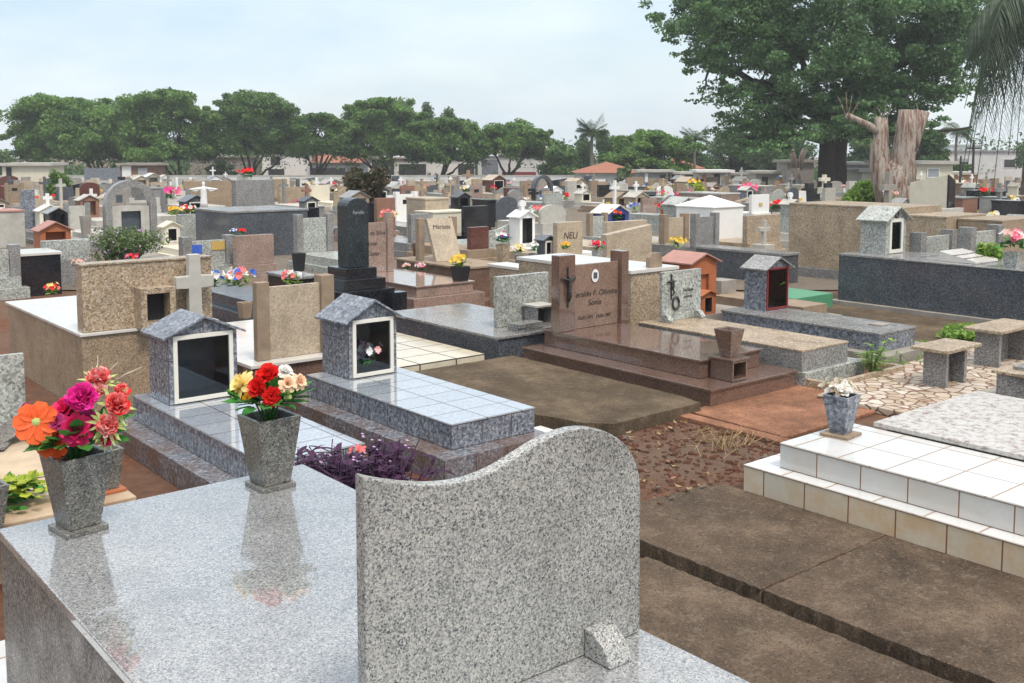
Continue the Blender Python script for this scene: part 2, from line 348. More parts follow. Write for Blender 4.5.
    def build(s, name, mats, parent=None, bevel=0.0, smooth=False, uv=True):
        me = bpy.data.meshes.new(name); me.from_pydata(s.v, [], s.f)
        if not isinstance(mats, (list, tuple)): mats = [mats]
        for mm in mats: me.materials.append(MT[mm] if isinstance(mm, str) else mm)
        if len(mats) > 1: me.polygons.foreach_set('material_index', s.m)
        bm = bmesh.new(); bm.from_mesh(me)
        bmesh.ops.recalc_face_normals(bm, faces=bm.faces)
        if bevel:
            ed = [e for e in bm.edges if len(e.link_faces) == 2 and e.calc_face_angle(0) > .5]
            bmesh.ops.bevel(bm, geom=ed, offset=bevel, segments=2, affect='EDGES', profile=.5)
        bm.to_mesh(me); bm.free()
        if uv and len(me.polygons) < 3000: uvbox(me)
        if smooth: me.polygons.foreach_set('use_smooth', [True] * len(me.polygons))
        me.update()
        o = bpy.data.objects.new(name, me); COL.objects.link(o)
        if parent is not None: o.parent = parent
        return o
def uvbox(me):
    co = np.empty(len(me.vertices) * 3); me.vertices.foreach_get('co', co); co = co.reshape(-1, 3)
    mn = co.min(0); l = me.uv_layers.new(name='UVMap').data
    for p in me.polygons:
        n = p.normal; a = 2 if abs(n.z) > .6 else (1 if abs(n.y) > abs(n.x) else 0)
        for li in p.loop_indices:
            c = co[me.loops[li].vertex_index] - mn
            l[li].uv = (c[0], c[1]) if a == 2 else ((c[0], c[2]) if a == 1 else (c[1], c[2]))
def tag(o, label=None, cat=None, group=None, kind=None):
    if label: o['label'] = label
    if cat: o['category'] = cat
    if group: o['group'] = group
    if kind: o['kind'] = kind
    return o
class T:
    """a thing: an Empty at its base; part meshes are children. u, v = grave-grid coordinates"""
    def __init__(s, name, label, cat, u, v, z=0.0, rot=0.0, group=None):
        s.o = bpy.data.objects.new(name, None); COL.objects.link(s.o); s.o.empty_display_size = .2
        x, y = W(u, v); s.o.location = (x, y, gz(y) + z); s.o.rotation_euler = (0, 0, R + rot)
        s.u, s.v = u, v; tag(s.o, label, cat, group)
    def mb(s): return MB((s.u, s.v))
    def part(s, name, mb, mats, parent=None, **k): return mb.build(name, mats, parent or s.o, **k)
    def p(s, name, mats, *b, parent=None, **k):     # one-box part, absolute u v, z from base
        return s.mb().box(*b).build(name, mats, parent or s.o, **k)
class TW:
    """a thing placed in world axes"""
    def __init__(s, name, label, cat, loc, rot=0.0, group=None):
        s.o = bpy.data.objects.new(name, None); COL.objects.link(s.o); s.o.empty_display_size = .2
        s.o.location = loc; s.o.rotation_euler = (0, 0, rot); tag(s.o, label, cat, group)
def solo(name, label, cat, u, v, mb, mats, z=0.0, group=None, kind=None, **k):
    o = mb.build(name, mats, None, **k); x, y = W(u, v)
    o.location = (x, y, gz(y) + z); o.rotation_euler = (0, 0, R); return tag(o, label, cat, group, kind)
def text(s, size, parent, loc, mat='ink', name='lettering', rotz=0.0, align='CENTER', flat=False, tilt=0.0):
    cu = bpy.data.curves.new(name, 'FONT'); cu.body = s; cu.size = size; cu.align_x = align; cu.extrude = .0012; cu.shear = .2
    o = bpy.data.objects.new(name, cu); COL.objects.link(o)
    dg = bpy.context.evaluated_depsgraph_get(); me = bpy.data.meshes.new_from_object(o.evaluated_get(dg))
    bpy.data.objects.remove(o); bpy.data.curves.remove(cu); me.materials.clear(); me.materials.append(MT[mat])
    me.name = name; o = bpy.data.objects.new(name, me); COL.objects.link(o); o.parent = parent
    o.location = loc; o.rotation_euler = (0 if flat else PI / 2 + tilt, 0, rotz); return o
def leafmesh(name, pts, size, mat, parent, up=.5, aspect=.55, hang=False):
    """many small leaf faces round the given points, one mesh"""
    pts = np.asarray(pts, float); n = len(pts)
    d = rng.normal(size=(n, 3))
    if hang: d = d * .35 + np.array([0, 0, -1.0])
    nr = rng.normal(size=(n, 3)); nr[:, 2] = np.abs(nr[:, 2]) + up
    d /= np.linalg.norm(d, axis=1)[:, None]
    sd = np.cross(d, nr); sd /= np.linalg.norm(sd, axis=1)[:, None] + 1e-9
    nn = np.cross(sd, d)
    sz = size * rng.uniform(.6, 1.35, size=(n, 1))
    v = np.stack([pts - d * sz * .5, pts + sd * sz * aspect * .5 + nn * sz * .08, pts + d * sz * .5, pts - sd * sz * aspect * .5 + nn * sz * .08], 1).reshape(-1, 3)
    me = bpy.data.meshes.new(name); me.vertices.add(4 * n); me.vertices.foreach_set('co', v.ravel())
    me.loops.add(4 * n); me.loops.foreach_set('vertex_index', np.arange(4 * n, dtype=np.int32))
    me.polygons.add(n); me.polygons.foreach_set('loop_start', np.arange(0, 4 * n, 4, dtype=np.int32))
    me.materials.append(MT[mat]); me.update(calc_edges=True)
    o = bpy.data.objects.new(name, me); COL.objects.link(o)
    if parent is not None: o.parent = parent
    return o
def blob(c, r, n, shell=.55):
    """n random points in an ellipsoid, denser to the outside"""
    d = rng.normal(size=(n, 3)); d /= np.linalg.norm(d, axis=1)[:, None]
    k = rng.uniform(0, 1, size=(n, 1)) ** shell
    return np.asarray(c) + d * k * np.asarray(r)
def smooth_curve(pts, sub=4):
    out = []
    for i in range(len(pts) - 1):
        p0, p1, p2, p3 = (Vector(pts[max(0, min(len(pts) - 1, j))]) for j in (i - 1, i, i + 1, i + 2))
        for k in range(sub):
            t = k / sub
            out.append(tuple(.5 * ((2 * p1) + (p2 - p0) * t + (2 * p0 - 5 * p1 + 4 * p2 - p3) * t * t + (3 * p1 - p0 - 3 * p2 + p3) * t ** 3)))
    return out + [tuple(pts[-1])]
# ================================================================ setting
def ground_sheet():
    """one sheet in the direction of the graves, with the open drain between the concrete slabs let into it"""
    def axis(lo, hi, keep):
        out = [lo]
        while out[-1] < hi: out.append(out[-1] + max(1.5, abs(out[-1]) * .07))
        return sorted(set([round(q, 3) for q in out if all(abs(q - k) > .4 for k in keep)] + keep))
    us = axis(-420, 800, [3.80, 3.98]); vs_ = axis(-500, 800, [-1.5, 4.12])
    P_ = [(u, v, gz(W(u, v)[1])) for v in vs_ for u in us]; n = len(us); fs = []; ex = []
    for j in range(len(vs_) - 1):
        for i in range(n - 1):
            if us[i] >= 3.8 and us[i + 1] <= 3.98 and vs_[j] >= -1.5 and vs_[j + 1] <= 4.12: continue
            x, y = W(us[i], vs_[j])
            if y < -40 or y > 760: continue
            fs.append((j * n + i, j * n + i + 1, (j + 1) * n + i + 1, (j + 1) * n + i))
    mb = MB(); mb.add(P_, fs)
    a = [(3.80, -1.5), (3.98, -1.5), (3.98, 4.12), (3.80, 4.12)]
    mb.add([(u, v, 0) for u, v in a] + [(u, v, -.2) for u, v in a], [(4, 5, 6, 7), (0, 1, 5, 4), (1, 2, 6, 5), (2, 3, 7, 6), (3, 0, 4, 7)])
    o = mb.build('ground', 'soil', uv=False); o.rotation_euler = (0, 0, R); tag(o, kind='structure')
ground_sheet()
def cement_walks():
    mb = MB(); rows = [15.5, 18, 22, 27, 33, 40, 48, 56, 60, 66, 73, 80, 88, 96.8]; nx = 14; P_ = []
    for y in rows:
        for i in range(nx + 1): P_.append(((i / nx - .5) * 2 * (6 + y * .8), y, gz(y) + .02))
    mb.add(P_, [(j * (nx + 1) + i, j * (nx + 1) + i + 1, (j + 1) * (nx + 1) + i + 1, (j + 1) * (nx + 1) + i) for j in range(len(rows) - 1) for i in range(nx)])
    tag(mb.build('cement_walks', 'walk', uv=False), kind='structure')
cement_walks()
def slab(name, u0, u1, v0, v1, z0, z1, mat, bevel=.006, cut=None):
    mb = MB((u0, v0))
    pts = cut or [(u0, v0), (u1, v0), (u1, v1), (u0, v1)]
    mb.prism(pts, z0, z1, axis='z'); o = solo(name, None, None, u0, v0, mb, mat, kind='structure', bevel=bevel); return o
def rough_edge(pts, step=.035, amp=.007):
    out = []
    for i in range(len(pts)):
        a, b = Vector(pts[i]), Vector(pts[(i + 1) % len(pts)]); n = max(1, int((b - a).length / step))
        for k in range(n):
            p = a.lerp(b, k / n); out.append((p.x + random.uniform(-amp, amp), p.y + random.uniform(-amp, amp)))
    return out
# broken concrete walkway slabs on the right and the one left of the brown tomb
slab('path_slab', 3.95, 5.06, 2.91, 4.15, -.15, .008, 'concrete', .003, rough_edge([(3.95, 2.912), (5.06, 2.912), (5.06, 4.02), (4.9, 4.10), (4.4, 4.14), (4.05, 4.05), (3.97, 3.8)]))
slab('path_slab', 3.95, 5.06, -1.4, 2.905, -.15, .006, 'concrete', .003, rough_edge([(3.94, -1.4), (5.06, -1.4), (5.06, 2.903), (3.96, 2.903)]))
slab('path_slab', 1.95, 3.83, -1.4, 3.60, -.2, .004, 'concrete', .003, rough_edge([(1.95, -1.4), (3.82, -1.4), (3.83, 3.54), (1.95, 3.6)]))
slab('path_slab', 5.15, 6.36, 5.25, 7.7, 0, .10, 'concrete2', .004, rough_edge([(5.32, 5.25), (6.3, 5.27), (6.36, 5.5), (6.36, 7.7), (5.0, 7.7), (5.0, 6.0), (5.16, 5.40)]))
slab('path_slab', 10.1, 12.3, 5.2, 7.1, 0, .012, 'concrete2', .003, rough_edge([(10.12, 5.2), (12.3, 5.0), (12.32, 8.3), (11.2, 8.3), (11.15, 7.0), (10.12, 6.95)]))
slab('path_slab', 6.2, 7.75, 4.36, 5.35, 0, .03, 'redslab', .006, rough_edge([(6.2, 4.38), (7.4, 4.38), (7.75, 4.9), (7.75, 5.4), (6.24, 5.35)]))
slab('path_edge', 6.05, 6.17, 4.30, 5.34, 0, .035, 'redslab', .006)
slab('paved_path', 7.36, 11.6, 3.2, 5.05, 0, .06, 'paving', .008, [(7.42, 3.9), (7.9, 3.2), (11.6, 3.0), (11.6, 5.15), (9.0, 5.15), (7.40, 4.93)])
# the rows of tombs farther off stand on cement walks
for v_ in (10.3, 14.2):
    pass

# ================================================================ near tomb (bottom left)
U0, U1, V0, V1, ZT = .786, 1.915, .95, 3.645, .85
t = T('granite_tomb', 'large polished grey granite tomb filling the lower left corner with a wavy headstone', 'tomb', U0, V0)
t.p('tomb_body', 'granite_side', U0 + .006, U1 - .006, V0 + .006, V1 - .006, 0, ZT - .032, bevel=.003)
t.p('top_slab', 'granite_top', U0, U1, V0, V1, ZT - .030, ZT, bevel=.004)
prof = [(1.048, 1.437), (1.09, 1.421), (1.134, 1.407), (1.184, 1.393), (1.241, 1.381), (1.302, 1.374), (1.366, 1.375), (1.429, 1.385), (1.489, 1.402), (1.55, 1.420), (1.613, 1.431), (1.672, 1.432), (1.736, 1.420), (1.789, 1.397), (1.835, 1.364), (1.869, 1.322), (1.888, 1.276), (1.895, 1.225)]
prof = [(u_ + .022 * max(0, (1.5 - u_) / .45), z_) for u_, z_ in prof]; pr = smooth_curve(prof, 3)
mb = t.mb(); mb.prism([(1.898, ZT + .002), *reversed(pr), (prof[0][0], ZT + .002)], 1.777, 1.812)
t.part('headstone', mb, 'granite', bevel=.0035)
for uc in (1.735, 1.20):
    mb = t.mb(); mb.prism([(1.775, ZT + .001), (1.775, ZT + .075), (1.745, ZT + .072), (1.705, ZT + .045), (1.682, ZT + .001)], uc - .04, uc + .04, axis='x')
    t.part('support_block', mb, 'granite', bevel=.004)

def make_vase(name, label, u, v, z, h, b, t_, rot, mat='granite_vase', plate=.13, platemat=None, group=None, th=.016):
    th_ = T(name, label, 'vase', u, v, z, rot, group)
    th_.part('vase_body', MB().vase(0, 0, .018 if plate else 0, h, b, t_, 0, th), mat, bevel=.003)
    if plate: th_.part('base_plate', MB().rbox(0, 0, plate, plate, 0, .0175, 0), platemat or mat, bevel=.003)
    th_.part('filling', MB().rbox(0, 0, t_ * .8, t_ * .8, h * .80, h * .86, 0), 'soil2')
    return th_
make_vase('flower_vase', 'square tapered granite vase holding orange and magenta flowers on the near slab', .995, 3.475, ZT, .262, .105, .172, math.radians(8), plate=.142, group='granite flower vases')
make_vase('flower_vase', 'square tapered granite vase holding red and yellow flowers on the near slab', 1.690, 3.478, ZT, .272, .112, .175, math.radians(2), plate=.140, group='granite flower vases')

# ---- artificial flowers
def petal(mb, base, d, up, L, Wd, cup=.25, droop=0.0, m=0, ruf=0.0, prof=(.35, .85, 1.0, .55)):
    base = Vector(base); d = Vector(d).normalized(); up = Vector(up)
    sd = d.cross(up); sd = sd.normalized() if sd.length > 1e-4 else Vector((1, 0, 0)); up = sd.cross(d).normalized()
    vs = []
    for i in range(4):
        tt = i / 3; p = base + d * (L * tt) + up * (cup * L * tt * tt) - Vector((0, 0, 1)) * (droop * L * tt * tt)
        for k in (-1, 0, 1):
            q = p + sd * (Wd * .5 * prof[i] * k) + up * (abs(k) * Wd * .14 * (1 - tt * .5))
            if ruf: q += up * random.uniform(-ruf, ruf) * L * tt + sd * random.uniform(-ruf, ruf) * L * .4 * tt
            vs.append(tuple(q))
    mb.add(vs, [(i * 3 + k, i * 3 + k + 1, i * 3 + k + 4, i * 3 + k + 3) for i in range(3) for k in range(2)], m)
def frame(n):
    n = Vector(n).normalized(); a = n.cross(Vector((.2, .1, .97))).normalized(); return n, a, n.cross(a)
def gerbera(c, n, r, mat, cen='limecup', layers=2, cnt=11, wide=.62):
    mb = MB(); n, a, b = frame(n)
    for L in range(layers):
        for k in range(cnt):
            t_ = 2 * PI * (k + .5 * L) / cnt + random.uniform(-.1, .1); d = a * math.cos(t_) + b * math.sin(t_)
            petal(mb, Vector(c) + d * r * .12, d + n * (.18 + .25 * L), n, r * (1 - .22 * L), r * wide, -.12, .05, 0, .05)
    c2 = Vector(c) + n * r * .12; vs = [tuple(c2 + n * r * .10)]; K = 10
    for rr, hh in ((.14, .07), (.25, -.05)):
        for k in range(K): vs.append(tuple(c2 + (a * math.cos(2 * PI * k / K) + b * math.sin(2 * PI * k / K)) * r * rr + n * r * hh))
    mb.add(vs, [(0, 1 + k, 1 + (k + 1) % K) for k in range(K)] + [(1 + k, 1 + K + k, 1 + K + (k + 1) % K, 1 + (k + 1) % K) for k in range(K)], 1)
    return mb, [mat, cen]
def rose(c, n, r, mat, layers=4, ruf=.12, open_=1.0):
    mb = MB(); n, a, b = frame(n)
    for L in range(layers):
        q = L / max(1, layers - 1); cnt = 4 + 2 * L
        for k in range(cnt):
            t_ = 2 * PI * (k + .37 * L) / cnt + random.uniform(-.25, .25); d = a * math.cos(t_) + b * math.sin(t_)
            tilt = 1.7 - 1.55 * q * open_
            petal(mb, Vector(c) + d * r * .05 - n * r * .35 * (1 - q * .3), d * (.4 + .6 * q) + n * tilt, -d + n * .2, r * (.75 + .3 * q), r * .75, -.18 * q, .04, 0, ruf)
    return mb, [mat]
def carnation(c, n, r, mat, rim=None, cnt=70, spikes=0, spikemat='limecup'):
    mb = MB(); n, a, b = frame(n)
    for k in range(cnt):
        q = math.sqrt((k + .5) / cnt); t_ = k * 2.39996 + random.uniform(-.2, .2); d = a * math.cos(t_) + b * math.sin(t_)
        petal(mb, Vector(c) - n * r * .3, d * q + n * (1.15 - .75 * q), n, r * random.uniform(.8, 1.08), r * .42, .1, 0, 1 if (rim and random.random() < .28) else 0, .16, (.3, .7, 1, .8))
    for k in range(spikes):
        t_ = 2 * PI * k / spikes + random.uniform(-.15, .15); d = a * math.cos(t_) + b * math.sin(t_)
        petal(mb, Vector(c) - n * r * .25 + d * r * .35, d + n * random.uniform(-.2, .25), n, r * random.uniform(.9, 1.3), r * .26, .15, .1, 2, .05, (.5, 1, .8, .12))
    return mb, [mat, rim or mat, spikemat]
def leaves(cs, mat='leaf_bouq', L=.09, Wd=.045):
    mb = MB()
    for c, d in cs:
        petal(mb, c, d, (random.uniform(-.4, .4), random.uniform(-.4, .4), 1), L * random.uniform(.7, 1.25), Wd * random.uniform(.7, 1.2), .15, .25, 0, .05, (.35, 1, .85, .1))
    return mb
def bouquet(name, label, group, root, items, nleaf, leafc, leafspread, extra=None, lsize=(.10, .05)):
    t = TW(name, label, 'flowers', root, 0, group); root = Vector(root)
    for kind, px, py, Z, rpx, mat, kw in items:
        c = at_depth(px, py, Z) - root; r = rpx * Z / F
        cen = Vector(leafc) - root
        n = (c - cen).normalized() * .8 + Vector((0, -1, .35)) + Vector(kw.pop('n', (0, 0, 0)))
        if kw.pop('face', 0): n = Vector((0, 0, H + .15)) - (c + root)
        r *= .88
        mb, ms = {'gerbera': gerbera, 'rose': rose, 'carnation': carnation}[kind](c, n, r, mat, **kw)
        o = mb.build('flower', ms, t.o, smooth=True, uv=False)
    cs = []
    for k in range(nleaf):
        d = Vector((random.gauss(0, 1), random.gauss(0, 1), random.uniform(-.15, .9))).normalized()
        cs.append((Vector(leafc) - root + Vector((d.x * leafspread[0], d.y * leafspread[0], d.z * leafspread[1])) * random.uniform(.1, .9), d + Vector((0, 0, .2))))
    leaves(cs, L=lsize[0], Wd=lsize[1]).build('leaf_spray', 'leaf_bouq', t.o, smooth=True, uv=False)
    st = MB()
    for kind, px, py, Z, rpx, mat, kw in items:
        c = at_depth(px, py, Z) - root
        st.tube([(0, 0, -.06), (c.x * .35, c.y * .35, c.z * .5), tuple(c)], .0035, 5)
    st.build('stem', 'leaf_bouq', t.o, smooth=True, uv=False)
    if extra: extra(t, root)
    return t
xa, ya = W(.995, 3.475); rim1 = (xa, ya, ZT + .255)
def ex1(t, root):
    mb = MB()
    for (x1, y1, x2, y2) in ((96, 402, 98, 355), (110, 385, 142, 367), (104, 380, 118, 362), (100, 392, 92, 366)):
        a = at_depth(x1, y1, ya + .02) - root; b = at_depth(x2, y2, ya) - root
        mb.tube([tuple(a), tuple((a + b) / 2 + Vector((0, 0, .006))), tuple(b)], [.0035, .003, .001], 5)
    mb.build('dry_stalk', 'dried', t.o, smooth=True, uv=False)
bouquet('flower_bouquet', 'full bouquet of orange, magenta and coral artificial flowers in the left near vase', 'bouquets in granite vases', rim1, [
    ('gerbera', 36, 422, ya - .11, 22, 'orange', dict(face=1, cnt=8, wide=.9, layers=1)),
    ('rose', 49, 443, ya - .08, 20, 'orange', dict(n=(0, -.5, -.6), layers=3)),
    ('carnation', 82, 398, ya - .07, 20, 'magenta', dict(cnt=120, n=(0, -.4, .1))),
    ('rose', 64, 409, ya - .02, 18, 'crimson', dict(n=(-.2, 0, .2))),
    ('rose', 55, 421, ya - .09, 10, 'plum', dict()),
    ('rose', 75, 430, ya - .09, 18, 'crimson', dict(n=(0, -.3, -.5))),
    ('rose', 84, 420, ya - .05, 14, 'plum', dict()),
    ('carnation', 99, 378, ya, 17, 'coral', dict(rim='pinkpale', cnt=60, spikes=11, n=(0, .3, .5))),
    ('carnation', 100, 390, ya - .03, 11, 'pinkpale', dict(rim='coral', cnt=40)),
    ('carnation', 116, 404, ya - .05, 17, 'coral', dict(rim='red', cnt=70, n=(.5, 0, 0), spikes=6)),
    ('carnation', 121, 392, ya + .0, 12, 'coral', dict(rim='red', cnt=40, n=(.6, 0, .3))),
    ('carnation', 107, 425, ya - .08, 16, 'coral', dict(rim='pinkpale', cnt=60, spikes=15, n=(.2, -.3, -.4))),
    ('carnation', 108, 438, ya - .06, 11, 'crimson', dict(cnt=30, spikes=12, n=(.4, -.3, -.8))),
    ('rose', 24, 408, ya + .05, 9, 'plum', dict(n=(-.6, .4, .2)))], 120, (xa, ya, ZT + .31), (.13, .10), ex1, (.085, .042))
xb, yb = W(1.690, 3.478); rim2 = (xb, yb, ZT + .265)
bouquet('flower_bouquet', 'bouquet of red carnations with yellow and peach roses in the near vase', 'bouquets in granite vases', rim2, [
    ('rose', 240, 383, yb - .02, 17, 'cream_p', dict(n=(-.9, 0, .2), layers=3, ruf=.06)), ('rose', 232, 391, yb - .02, 9, 'cream_p', dict(n=(-.9, -.2, -.4), layers=2, ruf=.05)),
    ('carnation', 268, 375, yb - .01, 16, 'red', dict(cnt=90, n=(0, 0, .3))),
    ('carnation', 258, 388, yb - .06, 14, 'red', dict(cnt=80, n=(-.3, 0, 0))),
    ('carnation', 272, 397, yb - .08, 14, 'red', dict(cnt=80, n=(.1, -.3, -.2))),
    ('rose', 288, 383, yb - .05, 10, 'peach', dict(layers=3)), ('rose', 300, 381, yb, 10, 'peach', dict(layers=3, n=(.6, 0, 0))),
    ('rose', 285, 370, yb + .05, 10, 'white_p', dict(layers=3, n=(.2, 0, .5))), ('rose', 287, 392, yb - .06, 8, 'limecup', dict(layers=2)),
    ('rose', 246, 397, yb - .06, 7, 'gold_p', dict(layers=2, n=(-.4, -.2, -.2)))], 90, (xb, yb, ZT + .325), (.10, .085), None, (.09, .045))

# ================================================================ left edge: low beige tomb and what lies on it
t = T('cement_tomb', 'low worn beige tomb slab at the left edge behind the near granite tomb', 'tomb', .2, 5.3)
t.p('tomb_body', 'sand', .23, 1.79, 5.32, 7.8, 0, .26); t.p('top_slab', 'earthy_stone', .2, 1.815, 5.3, 7.82, .263, .30, bevel=.006)
mb = t.mb(); mb.box(.9, 1.73, 7.08, 7.12, .302, .80); t.part('headstone', mb, 'pale_gran', bevel=.004)
make_vase('flower_vase', 'small dark granite vase standing on a brown plate behind the bouquet vase', 1.72, 5.49, .30, .235, .10, .15, .05, plate=.16, platemat='terracotta', group='granite flower vases')
make_vase('flower_vase', 'granite vase cut by the left picture edge beside the yellow leaves', 1.085, 5.21, .30, .24, .10, .155, .1, plate=.13, platemat='terracotta', group='granite flower vases')
for (u_, v_, a_, lb) in ((1.62, 6.86, .25, 'broken grey tile leaning against the pale headstone at the left edge'), (1.36, 6.80, -.5, 'broken grey tile lying flat in front of the pale headstone at the left edge')):
    tt = T('broken_tile', lb, 'tile', u_, v_, .302, a_, 'broken tiles'); mb = MB()
    k = .16 if a_ > 0 else .012
    mb.prism([(-.2, 0), (-.19, .014), (.19, k + .014), (.20, k)], -.12, .12); tt.part('tile_piece', mb, 'granite_side', bevel=.002)
tt = TW('leaf_bunch', 'bunch of yellow-green artificial leaves lying on the beige slab at the left edge', 'plant', (*W(1.25, 5.62), .305))
cs = [(Vector((random.gauss(0, .10), random.gauss(0, .07), random.uniform(.0, .08))), Vector((random.gauss(0, 1), random.gauss(0, 1), random.uniform(0, .8)))) for _ in range(170)]
leaves(cs[:60], L=.09, Wd=.05).build('leaf_spray', 'leaf_bouq', tt.o, smooth=True, uv=False)
leaves([(c + Vector((0, 0, .035)), d) for c, d in cs[60:]], L=.08, Wd=.055).build('leaf_spray', 'leaf_yel', tt.o, smooth=True, uv=False)
t = T('tile_tomb', 'low white slab in the lower left corner beside the near granite tomb', 'tomb', .1, 3.68)
t.p('tomb_body', 'cement', .12, 1.6, 3.70, 4.42, 0, .08); t.p('top_slab', 'white_tile_top', .1, 1.62, 3.68, 4.44, .082, .11, bevel=.003)

# ================================================================ two blue-grey tiled tombs with niche houses
def niche_house(t, u0, u1, v0, v1, z0, zt, zp, wall, roofm, frame='alu', inset=.045, glass=True, over=.05, inner='inner', fw=.03, base=.02, dep=None):
    mb = t.mb(); hx0, hx1 = u0 + inset, u1 - inset; hz0, hz1 = z0 + base, zt - .012
    mb.niche(u0, u1, v0, v1, z0, zt, zp, hx0, hx1, hz0, hz1, dep or (v1 - v0) * .8)
    h = t.part('niche_house', mb, [wall, inner])
    t.part('roof', t.mb().roof(u0, u1, v0, v1, zt, zp, over, .016), roofm, h, bevel=.002)
    t.part('door_frame', t.mb().ring(hx0 - .012, hx1 + .012, hz0 - .012, hz1 + .012, fw, v0 - .014, v0 + .012), frame, h, bevel=.002)
    if glass:
        t.part('glass_pane', t.mb().box(hx0 + fw - .012, hx1 - fw + .012, v0 - .003, v0 + .002, hz0 + fw - .012, hz1 - fw + .012), 'glass', h)
    return h
t = T('tiled_tomb', 'blue-grey tiled tomb with empty glazed niche house behind the red bouquet', 'tomb', 2.37, 4.95, group='tiled tombs with niche houses')
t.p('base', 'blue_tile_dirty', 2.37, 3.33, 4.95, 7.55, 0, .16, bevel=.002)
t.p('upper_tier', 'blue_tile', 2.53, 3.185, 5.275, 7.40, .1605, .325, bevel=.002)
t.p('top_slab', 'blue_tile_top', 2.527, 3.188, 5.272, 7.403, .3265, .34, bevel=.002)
niche_house(t, 2.615, 3.12, 6.915, 7.28, .341, .825, .935, 'blue_tile', 'blue_plain')
t = T('tiled_tomb', 'blue-grey tiled tomb whose glazed niche house holds pink flowers, right of the red bouquet', 'tomb', 3.69, 5.145, group='tiled tombs with niche houses')
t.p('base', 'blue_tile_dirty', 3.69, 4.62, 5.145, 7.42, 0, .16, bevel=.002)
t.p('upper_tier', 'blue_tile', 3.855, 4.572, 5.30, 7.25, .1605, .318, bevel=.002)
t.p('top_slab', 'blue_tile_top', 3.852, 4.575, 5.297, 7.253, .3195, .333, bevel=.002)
niche_house(t, 4.015, 4.455, 6.865, 7.28, .334, .795, .93, 'blue_tile', 'blue_plain')
slab('path_edge', 4.64, 4.98, 4.9, 5.7, 0, .05, 'whitestone', .005)

def bunch(label, x, y, z, r, cols, n=26, leaf='leaf_bouq', group=None, hgt=1.0, name='flower_bunch', cat='flowers', petal_k=.34, leafn=None):
    """small bunch of flowers: blooms in one or more colours over leaves"""
    t = TW(name, label, cat, (x, y, z), 0, group)
    lf = [(Vector((random.gauss(0, .32), random.gauss(0, .32), random.uniform(.05, .75) * hgt)) * r, Vector((random.gauss(0, 1), random.gauss(0, 1), random.uniform(-.1, 1)))) for _ in range(leafn or n)]
    leaves(lf, leaf, r * .75, r * .33).build('leaf_spray', leaf, t.o, smooth=True, uv=False)
    per = {}
    for k in range(max(3, n // 2)):
        per.setdefault(cols[k % len(cols)], []).append(k)
    for cname, ks in per.items():
        mb = MB()
        for k in ks:
            c = Vector((random.gauss(0, .45) * r, random.gauss(0, .45) * r, r * hgt * random.uniform(.75, 1.25)))
            nn, a, b = frame(Vector((c.x, c.y, r * .5)) + Vector((0, -r * .5, 0)))
            for q in range(7):
                t_ = 2 * PI * q / 7; d = a * math.cos(t_) + b * math.sin(t_)
                petal(mb, c, d + nn * random.uniform(.1, .8), nn, r * petal_k * random.uniform(.7, 1.1), r * petal_k * .62, .1, .1, 0, .1)
        mb.build('bloom', cname, t.o, smooth=True, uv=False)
    return t
xx, yy = W(4.25, 6.98)
bunch('small posy of pink and white flowers inside the glazed niche house', xx, yy, .37, .15, ['lilac', 'pinkpale', 'white_p'], 72, petal_k=.24, leafn=30)

# purple plants growing in the bed between the tombs
def purple(name, label, u, v, n, hmax, spread, bare=0):
    x, y = W(u, v); t = TW(name, label, 'plant', (x, y, 0), 0, 'purple plants in the bed')
    st = MB(); lf = MB()
    for k in range(n):
        bx, by = random.gauss(0, spread * .6), random.gauss(0, spread * .6); h = hmax * random.uniform(.45, 1.0)
        ax, ay = bx + random.gauss(0, .10), by + random.gauss(0, .10)
        st.tube([(bx, by, 0), ((bx + ax) / 2, (by + ay) / 2, h * .6), (ax, ay, h)], [.006, .005, .003], 5)
        for j in range(9):
            q = random.uniform(.25, 1.02); p = Vector((bx + (ax - bx) * q, by + (ay - by) * q, h * q))
            a = random.uniform(0, 2 * PI)
            petal(lf, p, (math.cos(a), math.sin(a), random.uniform(-.1, .7)), (0, 0, 1), random.uniform(.06, .12), random.uniform(.02, .034), .1, .35, 0, .05, (.7, 1, .7, .1))
    st.build('stem', 'leaf_purple', t.o, smooth=True, uv=False); lf.build('leaf_cluster', 'leaf_purple', t.o, smooth=True, uv=False)
    fl = MB()
    for k in range(max(3, n // 7)):
        c = Vector((random.gauss(0, spread * .7), random.gauss(0, spread * .7), hmax * random.uniform(.7, 1.1)))
        for q in range(3):
            a = 2 * PI * q / 3; petal(fl, c, (math.cos(a), math.sin(a), .3), (0, 0, 1), .012, .012)
    fl.build('bloom', 'lilac', t.o, uv=False); return t
purple('purple_plant', 'dense purple leafy plant beside the wavy headstone left end', 2.74, 4.46, 110, .53, .13)
purple('purple_plant', 'purple leafy plant crowding the right of the bed beside the brown tiled step', 2.90, 4.72, 110, .53, .13)
purple('purple_plant', 'purple plant filling the middle of the bed under the red star flower', 2.60, 4.62, 110, .53, .13)
purple('purple_plant', 'sparse purple plant with bare stems near the near slab back corner', 2.46, 4.80, 60, .50, .10)
q_ = at_depth(358, 456, 4.95); bunch('single red star-shaped flower among the purple leaves', q_.x, q_.y, q_.z, .03, ['coral'], 4, petal_k=.9)
# ================================================================ cream tiled slab behind the second house
t = T('tiled_tomb', 'flat cream tiled tomb slab behind the niche house with pink flowers', 'tomb', 4.9, 7.8)
t.p('tomb_body', 'cream_tile', 4.9, 6.08, 7.8, 9.45, 0, .125, bevel=.003); t.p('top_slab', 'cream_tile', 4.897, 6.083, 7.797, 9.453, .1265, .135, bevel=.002)
